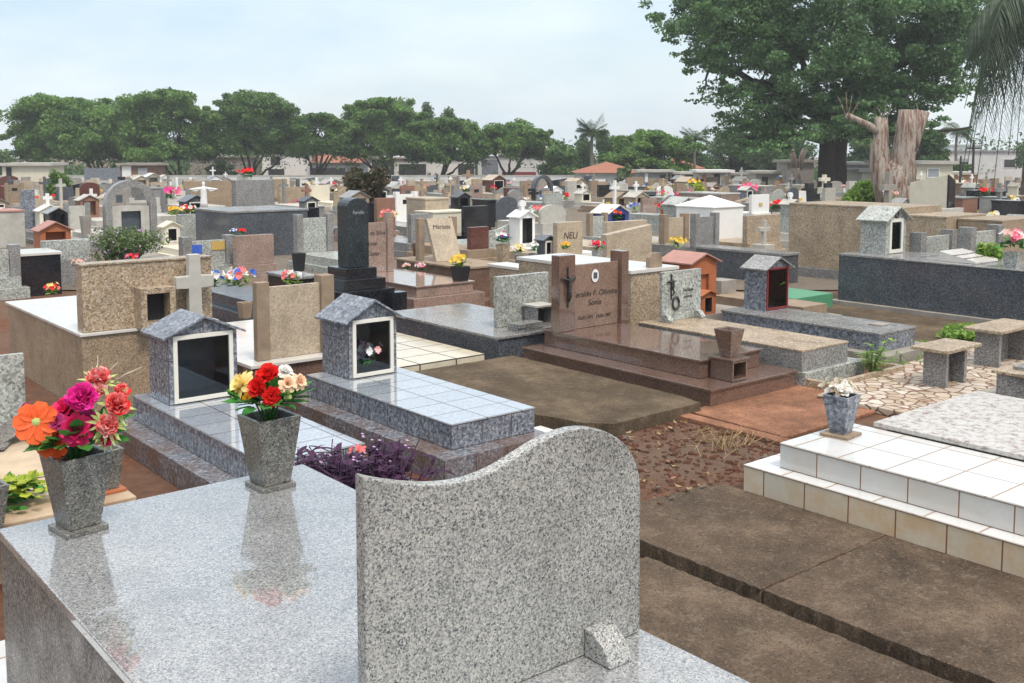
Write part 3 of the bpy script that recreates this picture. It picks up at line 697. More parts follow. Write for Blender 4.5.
# ================================================================ brown polished tomb with crucifix
t = T('granite_tomb', 'two-stepped polished brown granite tomb with engraved headstone between two pillars', 'tomb', 6.455, 5.29)
t.p('base', 'brown_gran', 6.47, 7.63, 5.305, 7.66, 0, .155, bevel=.002); t.p('base_slab', 'brown_gran', 6.45, 7.65, 5.285, 7.68, .1565, .178, bevel=.003)
t.p('upper_tier', 'brown_gran', 6.685, 7.50, 5.60, 7.60, .180, .322, bevel=.002); t.p('top_slab', 'brown_gran', 6.665, 7.52, 5.58, 7.62, .3235, .343, bevel=.003)
t.p('pillar', 'brown_gran', 6.64, 6.85, 7.33, 7.45, .345, 1.095, bevel=.004); t.p('pillar', 'brown_gran', 7.50, 7.60, 7.33, 7.50, .18, 1.09, bevel=.004)
h = t.p('headstone', 'brown_lt', 6.853, 7.497, 7.38, 7.42, .345, .985, bevel=.003)
L = lambda u, v: (u - t.u, v - t.v)
text('Geraldo F. Oliveira', .082, h, (L(7.16, 0)[0], L(0, 7.3775)[1], .66)); text('Sonia', .085, h, (L(7.16, 0)[0], L(0, 7.3775)[1], .565))
text('10.02.1931  14.06.1987', .05, h, (L(7.16, 0)[0], L(0, 7.3775)[1], .43))
mb = t.mb(); mb.lathe([(.001, 0), (.045, .004), (.05, .010), (.001, .012)], 0, 0, 16)
o = t.part('photo_medallion', mb, 'white', h, uv=False); 
o.data.transform(Matrix.Rotation(PI / 2, 4, 'X')); o.data.transform(Matrix.Scale(1.35, 4, (0, 0, 1)))
mn = [min(v.co[i] for v in o.data.vertices) for i in range(3)]; o.data.transform(Matrix.Translation((L(7.16, 0)[0] - mn[0] - .05, L(0, 7.379)[1] - mn[1] - .012, .86 - mn[2] - .067)))
o2 = t.p('photo', 'inner', 7.135, 7.185, 7.364, 7.3675, .835, .895, parent=h)
def crucifix(t, uc, vf, z0, z1, par, mat='bronze'):
    mb = t.mb(); hh = z1 - z0; zc = z0 + hh * .70
    s = hh * .02
    mb.prism([(uc - s, z0), (uc + s, z0), (uc + s, zc - s), (uc + hh * .24, zc - s), (uc + hh * .24, zc + s), (uc + s, zc + s), (uc + s, z1), (uc - s, z1), (uc - s, zc + s), (uc - hh * .24, zc + s), (uc - hh * .24, zc - s), (uc - s, zc - s)], vf - .015, vf - .001)
    c = t.part('crucifix', mb, mat, par)
    b = t.mb(); y = vf - .035
    b.tube([(uc, y, zc + hh * .10), (uc, y, zc + hh * .02), (uc + .004, y, zc - hh * .15), (uc - .004, y, zc - hh * .28), (uc + .006, y - .008, zc - hh * .40), (uc, y + .01, zc - hh * .55)], [hh * .035, hh * .03, hh * .05, hh * .042, hh * .035, hh * .02], 8)
    b.tube([(uc - hh * .22, y + .012, zc + hh * .06), (uc - hh * .1, y, zc + hh * .01), (uc, y, zc - hh * .03), (uc + hh * .1, y, zc + hh * .01), (uc + hh * .22, y + .012, zc + hh * .06)], [hh * .014, hh * .02, hh * .035, hh * .02, hh * .014], 6)
    t.part('christ_figure', b, mat, c, smooth=True)
    return c
crucifix(t, 6.745, 7.33, .58, .98, t.o)
bx = t.mb(); bx.ring(6.79, 6.99, .182, .352, .02, 5.34, 5.575); bb = t.part('urn_box', bx, 'brown_gran', bevel=.002)
t.p('box_back', 'inner', 6.812, 6.968, 5.54, 5.573, .204, .33, parent=bb); t.p('box_top', 'brown_gran', 6.775, 7.005, 5.325, 5.60, .3545, .372, parent=bb, bevel=.003)
make_vase('flower_vase', 'empty square brown granite vase on the box at the foot of the brown tomb', 6.89, 5.46, .373, .235, .105, .185, .02, 'brown_gran', plate=0, th=.018)
# ================================================================ white tiled tomb on the right
t = T('tiled_tomb', 'white tiled two-step tomb with rust-stained lower step on the right', 'tomb', 5.06, -1.2)
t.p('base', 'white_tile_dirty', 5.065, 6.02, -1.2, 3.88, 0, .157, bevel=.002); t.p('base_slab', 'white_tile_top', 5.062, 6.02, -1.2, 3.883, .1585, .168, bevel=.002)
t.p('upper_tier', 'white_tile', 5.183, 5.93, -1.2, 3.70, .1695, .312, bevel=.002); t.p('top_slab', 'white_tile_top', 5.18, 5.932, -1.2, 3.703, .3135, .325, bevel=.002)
t = T('granite_tomb', 'worn reddish-white speckled tomb slab directly behind the white tiled tomb', 'tomb', 6.03, -1.2)
t.p('tomb_body', 'cement', 6.06, 7.3, -1.2, 3.50, 0, .33); t.p('top_slab', 'worn', 5.94, 7.32, -1.2, 3.53, .331, .362, bevel=.004)
make_vase('flower_vase', 'speckled granite vase with a dry white flower on the white tiled tomb', 5.615, 3.56, .3255, .262, .10, .175, .1, 'blue_plain', plate=.19, platemat='sand', group='granite flower vases')
xx, yy = W(5.615, 3.56); 
tt = bunch('dry white flower standing in the granite vase on the white tiled tomb', xx, yy, .3255 + .235, .07, ['dried', 'white_p'], 22, 'leaf_dry', petal_k=.8)
# rubbish and litter on the bare earth
def litter():
    mb = MB((5, 4)); 
    for k in range(190):
        u, v = random.uniform(4.35, 6.1), random.uniform(4.02, 5.25)
        a = random.uniform(0, 2 * PI); s = random.choice((.008, .01, .014, .018, .03))
        petal(mb, (u, v, random.uniform(.004, .03)), (math.cos(a), math.sin(a), random.uniform(-.05, .3)), (0, 0, 1), s * 1.6, s, .3, .1, random.choice((0, 0, 1, 2, 2)), .25, (.4, 1, .8, .1))
    o = solo('leaf_litter', None, None, 5, 4, mb, ['leaf_dry', 'terra_dull', 'bark'], kind='stuff', uv=False)
    mb = MB((5, 4))
    for k in range(1100):
        u, v = random.uniform(4.2, 6.15), random.uniform(4.0, 5.28); s = random.choice((.006, .008, .01, .014, .02, .03))
        mb.rbox(u, v, s, s * random.uniform(.6, 1.2), -.005, s * random.uniform(.3, .7), random.uniform(0, 3), 0, 1.4)
    solo('earth_clods', None, None, 5, 4, mb, ['soil2'], kind='stuff', uv=False)
    mb = MB((5, 4))
    for k in range(46):
        u, v = 5.72 + random.gauss(0, .16), 4.55 + random.gauss(0, .11); a = random.gauss(.5, .5); l = random.uniform(.12, .34)
        mb.tube([(u, v, .02), (u + math.cos(a) * l * .5, v + math.sin(a) * l * .5, random.uniform(.03, .10)), (u + math.cos(a + .3) * l, v + math.sin(a + .3) * l, .015)], .0022, 4)
    solo('dry_grass', None, None, 5, 4, mb, ['leaf_dry'], kind='stuff', uv=False)
litter()
# ================================================================ terrazzo tomb behind the brown one, with planter
t = T('granite_tomb', 'pale terrazzo tomb with leaning speckled headstone, bronze crucifix and wreath', 'tomb', 7.68, 4.98)
t.p('base', 'pale_gran', 7.685, 8.62, 5.235, 7.3, 0, .15, bevel=.003)
t.p('upper_tier', 'grey_gran', 7.70, 8.42, 5.29, 7.28, .1515, .325, bevel=.003); t.p('top_slab', 'tan_gran', 7.695, 8.425, 5.285, 7.285, .3265, .345, bevel=.003)
h = t.p('headstone', 'pale_gran', 7.86, 8.47, 7.10, 7.14, .347, .865, bevel=.004)
for u_ in (7.90, 8.40):
    mb = t.mb(); mb.prism([(7.0, .347), (7.0, .37), (7.04, .42), (7.09, .43), (7.097, .347)], u_ - .035, u_ + .035, axis='x'); t.part('support_block', mb, 'pale_gran', bevel=.004)
crucifix(t, 7.99, 7.10, .57, .84, h)
mb = t.mb(); K = 14; mb.tube([(8.06 + .05 * math.cos(2 * PI * k / K), 7.088, .53 + .065 * math.sin(2 * PI * k / K)) for k in range(K + 1)], .012, 6); t.part('wreath', mb, 'bronze', h, smooth=True)
text('Saudade', .05, h, (8.26 - t.u, 7.0975 - t.v, .64)); text('eterna', .05, h, (8.26 - t.u, 7.0975 - t.v, .57))
for b in ((7.685, 7.74, 4.98, 5.233, 0, .10), (7.742, 8.90, 4.98, 5.03, 0, .10), (8.85, 8.90, 5.032, 5.45, 0, .10)):
    t.p('planter_wall', 'tan_gran', *b, bevel=.004)
def weed(label, u, v, n, hmax, mat='leaf_bright', spread=.08, name='weed'):
    x, y = W(u, v); t = TW(name, label, 'plant', (x, y, gz(y)), 0); st = MB(); lf = MB()
    for k in range(n):
        ax, ay = random.gauss(0, spread), random.gauss(0, spread); h = hmax * random.uniform(.5, 1)
        st.tube([(0, 0, 0), (ax * .4, ay * .4, h * .6), (ax, ay, h)], [.006, .004, .002], 4)
        for j in range(10):
            q = random.uniform(.3, 1); a = random.uniform(0, 6.28)
            petal(lf, (ax * q, ay * q, h * q), (math.cos(a), math.sin(a), .3), (0, 0, 1), hmax * .2, hmax * .09, .1, .3, 0, .05, (.5, 1, .8, .1))
    st.build('stem', mat, t.o, uv=False); lf.build('leaf_cluster', mat, t.o, smooth=True, uv=False); return t
weed('slender green weed growing in the planter before the terrazzo tomb', 8.55, 5.12, 8, .42)
weed('leafy weed at the planter corner beside the stone bench', 8.98, 5.2, 9, .16, spread=.14); weed('low creeping weed between the planter and the slate-blue slab', 9.3, 5.12, 10, .15, spread=.2)
# ================================================================ slate blue niche-house tomb with red door
t = T('granite_tomb', 'slate-blue slab tomb with grey niche house and red-framed door', 'tomb', 9.0, 5.22)
t.p('base', 'cement', 9.02, 10.02, 5.25, 7.45, 0, .125, bevel=.004); t.p('tomb_body', 'blue_plain', 9.15, 9.82, 5.40, 7.36, .1265, .295, bevel=.003)
t.p('top_slab', 'grey_gran', 9.14, 9.83, 5.39, 7.37, .2965, .32, bevel=.003)
niche_house(t, 9.43, 9.86, 6.98, 7.27, .321, .80, .905, 'blue_plain', 'grey_gran', 'red_paint', .03, fw=.02)
xx, yy = W(9.66, 7.08); bunch('faded pink posy behind the red-framed niche door', xx, yy, .50, .14, ['pinkpale', 'white_p'], 20)
t.p('plaque', 'cement', 9.52, 9.68, 5.6, 5.75, .3215, .332)
# ================================================================ orange brick-coloured little house tomb
t = T('brick_tomb', 'orange house-shaped tomb with faded pink roof and small niche annex', 'tomb', 8.9, 7.7)
t.p('base', 'cement', 8.95, 10.1, 7.70, 9.3, 0, .2); 
mb = t.mb(); mb.niche(9.42, 9.90, 8.06, 8.52, .202, .77, .865, 9.56, 9.76, .30, .62, .04); hh = t.part('niche_house', mb, ['terracotta', 'terracotta'])
t.part('roof', t.mb().roof(9.42, 9.90, 8.06, 8.52, .77, .865, .05, .016), 'roof_pink', hh)
mb = t.mb(); mb.niche(9.22, 9.48, 7.72, 7.98, .202, .43, .475, 9.29, 9.41, .23, .40, .18); h2 = t.part('niche_house', mb, ['terracotta', 'dark'])
t.part('roof', t.mb().roof(9.22, 9.48, 7.72, 7.98, .43, .475, .03, .012), 'terracotta', h2)
# ================================================================ grey slab tomb with stacked tiles
t = T('granite_tomb', 'low grey granite tomb with speckled headstone behind the cream tiled slab', 'tomb', 6.3, 7.86)
t.p('tomb_body', 'dark_gran', 6.32, 7.45, 7.88, 9.95, 0, .235, bevel=.003); t.p('top_slab', 'grey_gran', 6.3, 7.47, 7.86, 9.97, .2365, .262, bevel=.003)
t.p('headstone', 'pale_gran', 6.64, 7.36, 8.30, 8.36, .264, .80, bevel=.004)
mb = t.mb(); mb.ring(6.98, 7.22, .264, .47, .02, 8.06, 8.26); o = t.part('urn_box', mb, 'grey_gran'); t.p('box_back', 'inner', 7.0, 7.20, 8.2, 8.255, .284, .45, parent=o)
t.p('box_lid', 'cement_lt', 6.965, 7.235, 8.04, 8.28, .472, .49, parent=o)
for k in range(4):
    tt = T('spare_tile', ['topmost spare tile of the small stack beside the urn box', 'second spare tile from the top of the small stack', 'third spare tile from the top of the small stack', 'bottom spare tile of the small stack on the grey tomb'][3 - k], 'tile', 6.80, 8.03, .263 + k * .021, random.uniform(-.12, .12), 'spare tiles stacked on the grey tomb')
    tt.part('tile_piece', MB().rbox(0, 0, .34, .17, 0, .017, 0), 'grey_gran', bevel=.002)
# ================================================================ tan block tomb between brown pillar and terrazzo headstone
t = T('granite_tomb', 'tan speckled block tomb with white top pieces behind the brown right pillar', 'tomb', 8.0, 7.65)
t.p('tomb_body', 'tan_gran', 8.02, 8.75, 7.70, 9.6, 0, .78, bevel=.004); t.p('top_slab', 'whitestone', 8.0, 8.78, 7.68, 9.62, .781, .82, bevel=.003)
mb = t.mb(); mb.prism([(8.36, .822), (8.56, .822), (8.56, .93), (8.52, .98), (8.40, .98), (8.36, .93)], 7.74, 7.80); t.part('plaque', mb, 'sand')
# ================================================================ big tan tomb at left with cross and headblock
t = T('granite_tomb', 'high tan speckled tomb with white top and thick headblock at left', 'tomb', 2.48, 8.42)
t.p('tomb_body', 'tan_dark', 2.50, 3.62, 8.44, 10.75, 0, .625, bevel=.003); t.p('top_slab', 'whitestone', 2.48, 3.64, 8.42, 10.77, .6265, .65, bevel=.003)
hb = t.p('headblock', 'tan_gran', 2.52, 3.60, 8.46, 8.62, .652, 1.19, bevel=.004); t.p('block_cap', 'tan_gran', 2.51, 3.61, 8.45, 8.63, 1.1915, 1.205, parent=hb)
mb = t.mb(); mb.ring(2.93, 3.22, .652, .99, .05, 8.30, 8.457); nb = t.part('niche_box', mb, 'tan_gran', bevel=.003); t.p('niche_back', 'dark', 2.98, 3.17, 8.44, 8.455, .702, .94, parent=nb)
tt = T('stone_cross', 'thick pale concrete cross in front of the tan headblock', 'cross', 3.40, 8.36, .652)
mb = MB(); mb.prism([(-.058, 0), (.058, 0), (.055, .30), (.165, .305), (.165, .405), (.053, .41), (.05, .59), (-.05, .59), (-.053, .41), (-.165, .405), (-.165, .305), (-.055, .30)], -.035, .035)
tt.part('cross_body', mb, 'cement_lt', bevel=.006)
# ================================================================ beige panel tomb behind the first house
t = T('granite_tomb', 'beige tomb with plain panel between two stone pillars behind the first niche house', 'tomb', 3.72, 8.0)
t.p('tomb_body', 'brown_gran', 3.74, 4.82, 8.0, 10.2, 0, .27); t.p('top_slab', 'whitestone', 3.72, 4.84, 7.97, 10.22, .271, .30, bevel=.003)
t.p('pillar', 'sand', 3.845, 3.965, 8.10, 8.18, .302, .985, bevel=.006); t.p('pillar', 'sand', 4.47, 4.60, 8.10, 8.24, .302, 1.0, bevel=.006)
t.p('headstone', 'beige', 3.967, 4.468, 8.13, 8.17, .302, .935, bevel=.003)
# ================================================================ black obelisk
t = T('obelisk', 'tall dark round-topped obelisk on three black granite steps', 'monument', 6.37, 10.72)
t.p('step', 'black_gran', 6.37, 7.13, 10.72, 11.5, 0, .40, bevel=.004); t.p('step', 'black_gran', 6.45, 7.05, 10.80, 11.42, .401, .53, bevel=.004); t.p('step', 'black_gran', 6.53, 6.97, 10.88, 11.34, .531, .66, bevel=.004)
mb = t.mb(); p = [(6.62, .662), (6.92, .662), (6.92, 1.43)] + [(6.77 + .15 * math.cos(a), 1.43 + .10 * math.sin(a)) for a in [PI * k / 8 for k in range(1, 8)]] + [(6.62, 1.43)]
mb.prism(p, 10.98, 11.24); o = t.part('shaft', mb, 'obelisk', bevel=.006)
text('Familia', .06, o, (6.77 - t.u, 10.978 - t.v, 1.33), 'steel'); 
t.p('urn_box', 'black_gran', 6.98, 7.2, 10.55, 10.71, 0, .36); t.o.location.x -= .16
# ================================================================ pinkish tomb with two pillars, book tomb
t = T('granite_tomb', 'glossy pinkish granite tomb with engraved panel between slim pillars right of the obelisk', 'tomb', 7.38, 10.95)
t.p('base', 'pink_gran', 7.38, 8.55, 10.95, 13.0, 0, .20, bevel=.003); t.p('upper_tier', 'pink_gran', 7.49, 8.42, 11.05, 12.9, .2015, .33, bevel=.003); t.p('top_slab', 'pink_gran', 7.47, 8.44, 11.03, 12.92, .3315, .352, bevel=.003)
t.p('pillar', 'pink_gran', 7.50, 7.60, 12.68, 12.80, .353, 1.2, bevel=.004); t.p('pillar', 'pink_gran', 8.10, 8.20, 12.68, 12.80, .353, 1.22, bevel=.004)
h = t.p('headstone', 'pink_gran', 7.602, 8.098, 12.72, 12.76, .353, 1.08, bevel=.003)
for k, s in enumerate(('Ana da Silva', 'Jose', 'Costa')): text(s, .09, h, (7.86 - t.u, 12.7175 - t.v, .90 - k * .15))
make_vase('flower_pot', 'round black pot of yellow flowers on the pinkish glossy tomb', 8.28, 11.15, .353, .20, .15, .20, .2, 'pot', plate=0)
xx, yy = W(8.28, 11.15); bunch('yellow flowers in the black pot on the pinkish glossy tomb', xx, yy, gz(yy) + .52, .14, ['yellow'], 30, 'leaf_bright')
t = T('granite_tomb', 'brown tomb with a tilted beige book-shaped stone between two pillars', 'tomb', 8.75, 11.7)
t.p('tomb_body', 'brown_gran', 8.78, 9.6, 11.72, 13.5, 0, .42, bevel=.003); t.p('top_slab', 'sand', 8.75, 9.63, 11.70, 13.52, .4215, .45, bevel=.003)
t.p('pillar', 'sand', 8.80, 8.90, 12.9, 13.0, .452, 1.10, bevel=.004); t.p('pillar', 'sand', 9.42, 9.52, 12.9, 13.0, .452, 1.10, bevel=.004)
mb = t.mb(); mb.prism([(12.62, .452), (12.70, .452), (12.94, 1.08), (12.88, 1.09)], 8.93, 9.40, axis='x'); h = t.part('headstone', mb, 'beige', bevel=.003)
for k, s in enumerate(('Mariana', 'da Costa', 'Saudade')): text(s, .105, h, (9.165 - t.u, 12.812 - t.v - .055 * k, .93 - k * .15), tilt=-.39)
# ================================================================ dark slate tomb at the right with niche house and open book
t = T('granite_tomb', 'long dark slate-grey granite tomb wall with speckled niche house on top, right', 'tomb', 12.45, 5.35)
t.p('plinth', 'cement', 12.36, 13.6, 5.32, 8.08, 0, .06)
t.p('tomb_body', 'dark_gran', 12.45, 13.5, 5.42, 8.0, .0615, .675, bevel=.003)
t.p('top_slab', 'grey_gran', 12.44, 13.51, 7.03, 8.01, .6765, .705, bevel=.003); t.p('top_slab', 'grey_gran', 12.44, 13.51, 6.15, 7.027, .6765, .695, bevel=.003); t.p('top_slab', 'grey_gran', 12.44, 13.51, 5.41, 6.147, .6765, .688, bevel=.003)
niche_house(t, 12.78, 13.30, 7.50, 7.88, .706, 1.19, 1.335, 'pale_gran', 'pale_gran', 'alu', .10, fw=.05, over=.07)
mb = t.mb(); mb.tube([(13.04 + .035 * math.cos(2 * PI * k / 12), 7.49, 1.235 + .042 * math.sin(2 * PI * k / 12)) for k in range(13)], .01, 6); t.part('wreath', mb, 'bronze', smooth=True)
tt = T('stone_book', 'tilted open white marble book on the dark slate-grey tomb', 'plaque', 12.95, 6.42, .697)
mb = MB(); mb.prism([(-.24, 0), (.24, 0), (.24, .13), (-.235, .03)], -.30, .30, axis='x'); tt.part('book_block', mb, 'whitestone', bevel=.003)
for k in range(4):
    o = text('Saudades eternas' if k % 2 else 'de seus filhos', .05, tt.o, (-.15 if k % 2 else .15, -.12 + .14 * (k // 2), .0), 'ink', flat=True); o.rotation_euler = (math.atan(.10 / .475), 0, 0); o.location.z = .03 + (.235 + o.location.y) * .10 / .475 + .001
# ================================================================ tan wall tombs behind it
for (va, vb, zt, mat, lb) in ((8.50, 10.57, 1.25, 'tan_gran', 'high tan terrazzo tomb wall left of the speckled niche house'), (7.75, 8.48, 1.14, 'tan_gran', 'tan terrazzo block tomb right of the speckled niche house'), (7.05, 7.73, 1.10, 'tan_dark', 'ochre block tomb at the right end of the tan tomb wall')):
    t = T('granite_tomb', lb, 'tomb', 14.9, va, group='tall tan block tombs')
    u_ = 14.9 if mat == 'tan_gran' else 15.2
    t.p('plinth', 'grey_gran', u_ - .06, u_ + 1.3, va + .01, vb - .01, 0, .17, bevel=.004); t.p('tomb_body', mat, u_, u_ + 1.25, va, vb, .171, zt - .03, bevel=.004); t.p('top_slab', mat, u_ - .01, u_ + 1.26, va, vb, zt - .0285, zt, bevel=.003)
t = T('painted_tomb', 'low bright green painted tomb slab left of the dark slate-grey tomb', 'tomb', 10.6, 7.3)
t.p('tomb_body', 'green_paint', 11.25, 12.1, 7.85, 8.7, 0, .2, bevel=.004)
t = T('granite_tomb', 'low grey step tomb between the red-framed niche house and the green slab', 'tomb', 10.3, 7.5)
t.p('base', 'cement', 10.3, 11.0, 7.0, 8.9, 0, .12); t.p('tomb_body', 'sand', 10.4, 10.9, 7.15, 8.8, .121, .25); t.p('urn_box', 'cement', 10.55, 10.85, 8.5, 8.75, .251, .42)
# ================================================================ benches and tomb at the right edge
def bench(label, u0, u1, v0, v1, h):
    t = T('stone_bench', label, 'bench', u0, v0, .06, 0, 'speckled stone benches'); z = h - .06
    t.p('leg', 'grey_gran', u0 + .12, u0 + .165, v0 + .07, v1 - .06, 0, z - .031, bevel=.003); t.p('leg', 'grey_gran', u1 - .165, u1 - .12, v0 + .07, v1 - .06, 0, z - .031, bevel=.003)
    t.p('back_panel', 'grey_gran', u0 + .167, u1 - .167, v1 - .14, v1 - .10, 0, z - .031, bevel=.002)
    t.p('seat_slab', 'tan_gran', u0, u1, v0, v1, z - .03, z, bevel=.005)
bench('small speckled granite bench standing free on the crazy paving', 8.33, 8.94, 4.28, 4.62, .41); bench('larger speckled granite bench behind the small one, near the right edge', 9.52, 10.35, 4.38, 4.75, .43)
t = T('granite_tomb', 'granite step tomb at the right edge in front of the benches', 'tomb', 7.88, 1.2)
t.p('base', 'cement', 7.9, 9.1, 1.2, 4.0, 0, .12, bevel=.006); t.p('upper_tier', 'grey_gran', 8.03, 9.0, 1.2, 3.72, .121, .36, bevel=.003); t.p('top_slab', 'tan_gran', 8.0, 9.03, 1.2, 3.75, .3615, .385, bevel=.003)
t.p('headstone', 'pink_gran', 8.35, 8.7, 3.2, 3.3, .386, .62, bevel=.004); t.p('plaque', 'grey_gran', 8.15, 8.35, 3.40, 3.65, .386, .41)
def shrub(name, label, x, y, r, h, mat, n, size, cat='shrub', stem=True, z=None):
    z = gz(y) if z is None else z
    t = TW(name, label, cat, (x, y, z))
    if stem:
        mb = MB()
        for k in range(5):
            a = random.uniform(0, 6.28); mb.tube([(0, 0, 0), (math.cos(a) * r * .3, math.sin(a) * r * .3, h * .4), (math.cos(a) * r * .6, math.sin(a) * r * .6, h * .75)], [r * .05, r * .035, r * .02], 5)
        mb.build('stem', 'bark', t.o)
    pts = np.concatenate([blob((random.gauss(0, r * .4), random.gauss(0, r * .4), h * random.uniform(.26, .74)), (r * .58, r * .58, h * .30), n // 9) for _ in range(9)])
    pts = pts[pts[:, 2] > .02]
    leafmesh('crown', pts, size, mat, t.o, .5); return t
x_, y_ = W(11.0, 5.35); shrub('grass_shrub', 'round bright green tuft behind the larger granite bench', x_, y_, .34, .22, 'leaf_bright', 1600, .07)
x_, y_ = W(10.2, 5.6); shrub('grass_shrub', 'flat green tuft left of the round one beside the path', x_, y_, .22, .10, 'leaf_bright', 700, .06)
# ================================================================ tombs of the middle distance, placed where the photograph shows them
def arcpts(cx, cz, rx, rz, n=10, a0=0.0, a1=PI): return [(cx + rx * math.cos(a0 + (a1 - a0) * k / n), cz + rz * math.sin(a0 + (a1 - a0) * k / n)) for k in range(n + 1)]
def tombk(label, kind, u, v, w, h, mat, mat2=None, hb=.32, L=1.9, rev=False, group=None, th=.09, cat='tomb', name=None, rot=0.0, z=0.0, bev=.004, plaque=None):
    mat2 = mat2 or mat
    t = T(name or {'cross': 'cross_tomb', 'house': 'niche_tomb'}.get(kind, 'granite_tomb'), label, cat, u, v, z, rot, group)
    B = lambda nm, m, *b, par=None, **k: MB().box(*b).build(nm, m, par or t.o, bevel=k.pop('bevel', bev), **k)
    y0, y1 = (-.16, L) if rev else (-L, .20)
    bw = max(w / 2 + .08, .42)
    if kind == 'block':
        B('tomb_body', mat, -w / 2, w / 2, y0, y1, 0, h - .04); B('top_slab', mat2, -w / 2 - .02, w / 2 + .02, y0 - .02, y1 + .02, h - .039, h); return t
    if kind not in ('bare', 'hip'):
        B('base', mat2, -bw, bw, y0, y1, 0, hb * .5); B('upper_tier', mat2, -bw + .09, bw - .09, y0 + .09, y1 - .07, hb * .5 + .002, hb)
    else: hb = 0
    b0 = hb + .002
    if kind == 'plate': B('headstone', mat, -w / 2, w / 2, 0, th, b0, h)
    elif kind == 'low': pass
    elif kind == 'slant':
        mb = MB(); mb.prism([(-w / 2, b0), (w / 2, b0), (w / 2, h), (-w / 2, h - .12)], 0, th); mb.build('headstone', mat, t.o, bevel=bev)
    elif kind == 'round':
        r = min(w / 2, .3); mb = MB(); mb.prism([(-w / 2, b0), (w / 2, b0)] + arcpts(0, h - r * .6, w / 2, r * .6), 0, th); mb.build('headstone', mat, t.o, bevel=bev)
    elif kind == 'wave':
        pr = smooth_curve([(w / 2, h - .16), (w * .38, h - .03), (w * .2, h), (-w * .02, h - .07), (-w * .25, h - .15), (-w / 2, h - .12)], 3)
        mb = MB(); mb.prism([(-w / 2, b0), (w / 2, b0)] + pr, 0, th * .6); mb.build('headstone', mat, t.o, bevel=bev)
    elif kind == 'pillars':
        pw = min(.15, w * .17)
        B('pillar', mat, -w / 2, -w / 2 + pw, -.03, pw, b0, h); B('pillar', mat, w / 2 - pw, w / 2, -.03, pw, b0, h)
        B('headstone', mat2, -w / 2 + pw + .002, w / 2 - pw - .002, .01, .06, b0, h - .07)
    elif kind in ('house', 'gable', 'housecross'):
        d = w * .85; zt = h - w * .26; ins = w * .17
        mb = MB(); mb.niche(-w / 2, w / 2, -d / 2, d / 2, b0, zt, h, -w / 2 + ins, w / 2 - ins, b0 + .06, zt - .03, d * .5)
        hh = mb.build('niche_house', [mat, 'dark' if kind != 'gable' else mat], t.o)
        MB().roof(-w / 2, w / 2, -d / 2, d / 2, zt, h, .05, .02).build('roof', mat2, hh)
        if kind == 'house': MB().ring(-w / 2 + ins - .01, w / 2 - ins + .01, b0 + .05, zt - .02, .03, -d / 2 - .012, -d / 2 + .01).build('door_frame', 'alu', hh)
        if kind == 'housecross':
            a = w * .42; c = .04; z0 = h - .05
            MB().prism([(-c, z0), (c, z0), (c, z0 + a * .9), (a * .5, z0 + a * .9), (a * .5, z0 + a * .9 + 2 * c), (c, z0 + a * .9 + 2 * c), (c, z0 + a * 1.6), (-c, z0 + a * 1.6), (-c, z0 + a * .9 + 2 * c), (-a * .5, z0 + a * .9 + 2 * c), (-a * .5, z0 + a * .9), (-c, z0 + a * .9)], -.03, .03).build('cross', 'white', t.o)
    elif kind == 'cross':
        zp = b0 + (h - b0) * .3; B('pedestal', mat, -w * .45, w * .45, -.14, .14, b0, zp)
        c = max(.035, w * .11); zc = zp + (h - zp) * .62
        MB().prism([(-c, zp), (c, zp), (c, zc - c), (w / 2, zc - c), (w / 2, zc + c), (c, zc + c), (c, h), (-c, h), (-c, zc + c), (-w / 2, zc + c), (-w / 2, zc - c), (-c, zc - c)], -c, c).build('cross', mat, t.o, bevel=.004)
    elif kind == 'step':
        B('step_block', mat, -w * .5, w * .5, -.22, .22, b0, b0 + (h - b0) * .35); B('step_block', mat, -w * .36, w * .36, -.16, .16, b0 + (h - b0) * .352, b0 + (h - b0) * .7); B('headstone', mat, -w * .25, w * .25, -.08, .08, b0 + (h - b0) * .702, h)
    elif kind == 'archway':
        r = w / 2; zc = h - r; k = w * .13
        out = arcpts(0, zc, r, r, 14); inn = arcpts(0, zc, r - k, r - k, 14)
        mb = MB(); mb.prism([(r - k, b0), (r, b0)] + out + [(-r, b0), (-r + k, b0)] + inn[::-1], -.06, .14); mb.build('arch', mat, t.o)
        mb = MB(); mb.niche(-r + k + .01, r - k - .01, -.02, .12, b0, zc - .02, zc + .0, -w * .19, w * .19, b0 + .18, zc - .12, .10); mb.build('niche_block', [mat2, 'inner'], t.o)
    elif kind == 'hip':
        B('wall', mat, -w / 2, w / 2, -w / 2, w / 2, 0, h * .8)
        e = w / 2 + .03; mb = MB(); z0 = h * .8 + .002
        mb.add([(-e, -e, z0), (e, -e, z0), (e, e, z0), (-e, e, z0), (-e, -e, z0 + .02), (e, -e, z0 + .02), (e, e, z0 + .02), (-e, e, z0 + .02), (0, 0, h)],
               [(3, 2, 1, 0), (0, 1, 5, 4), (1, 2, 6, 5), (2, 3, 7, 6), (3, 0, 4, 7), (4, 5, 8), (5, 6, 8), (6, 7, 8), (7, 4, 8)]); mb.build('roof', mat2, t.o)
    if plaque:
        pm, pw, ph, zz = plaque; y_ = (-.012 if kind != 'pillars' else 0) if kind != 'block' else y0 - .014
        if kind == 'block': zz = .5 * h
        B('plaque', pm, -pw, pw, y_, y_ + .0095, zz - ph, zz + ph, bevel=0)
    return t
LAND = []       # (px, Z, phrase)
PROT = []       # protected screen boxes
def rel_at(xc): return R - math.atan((512 - xc) / F)
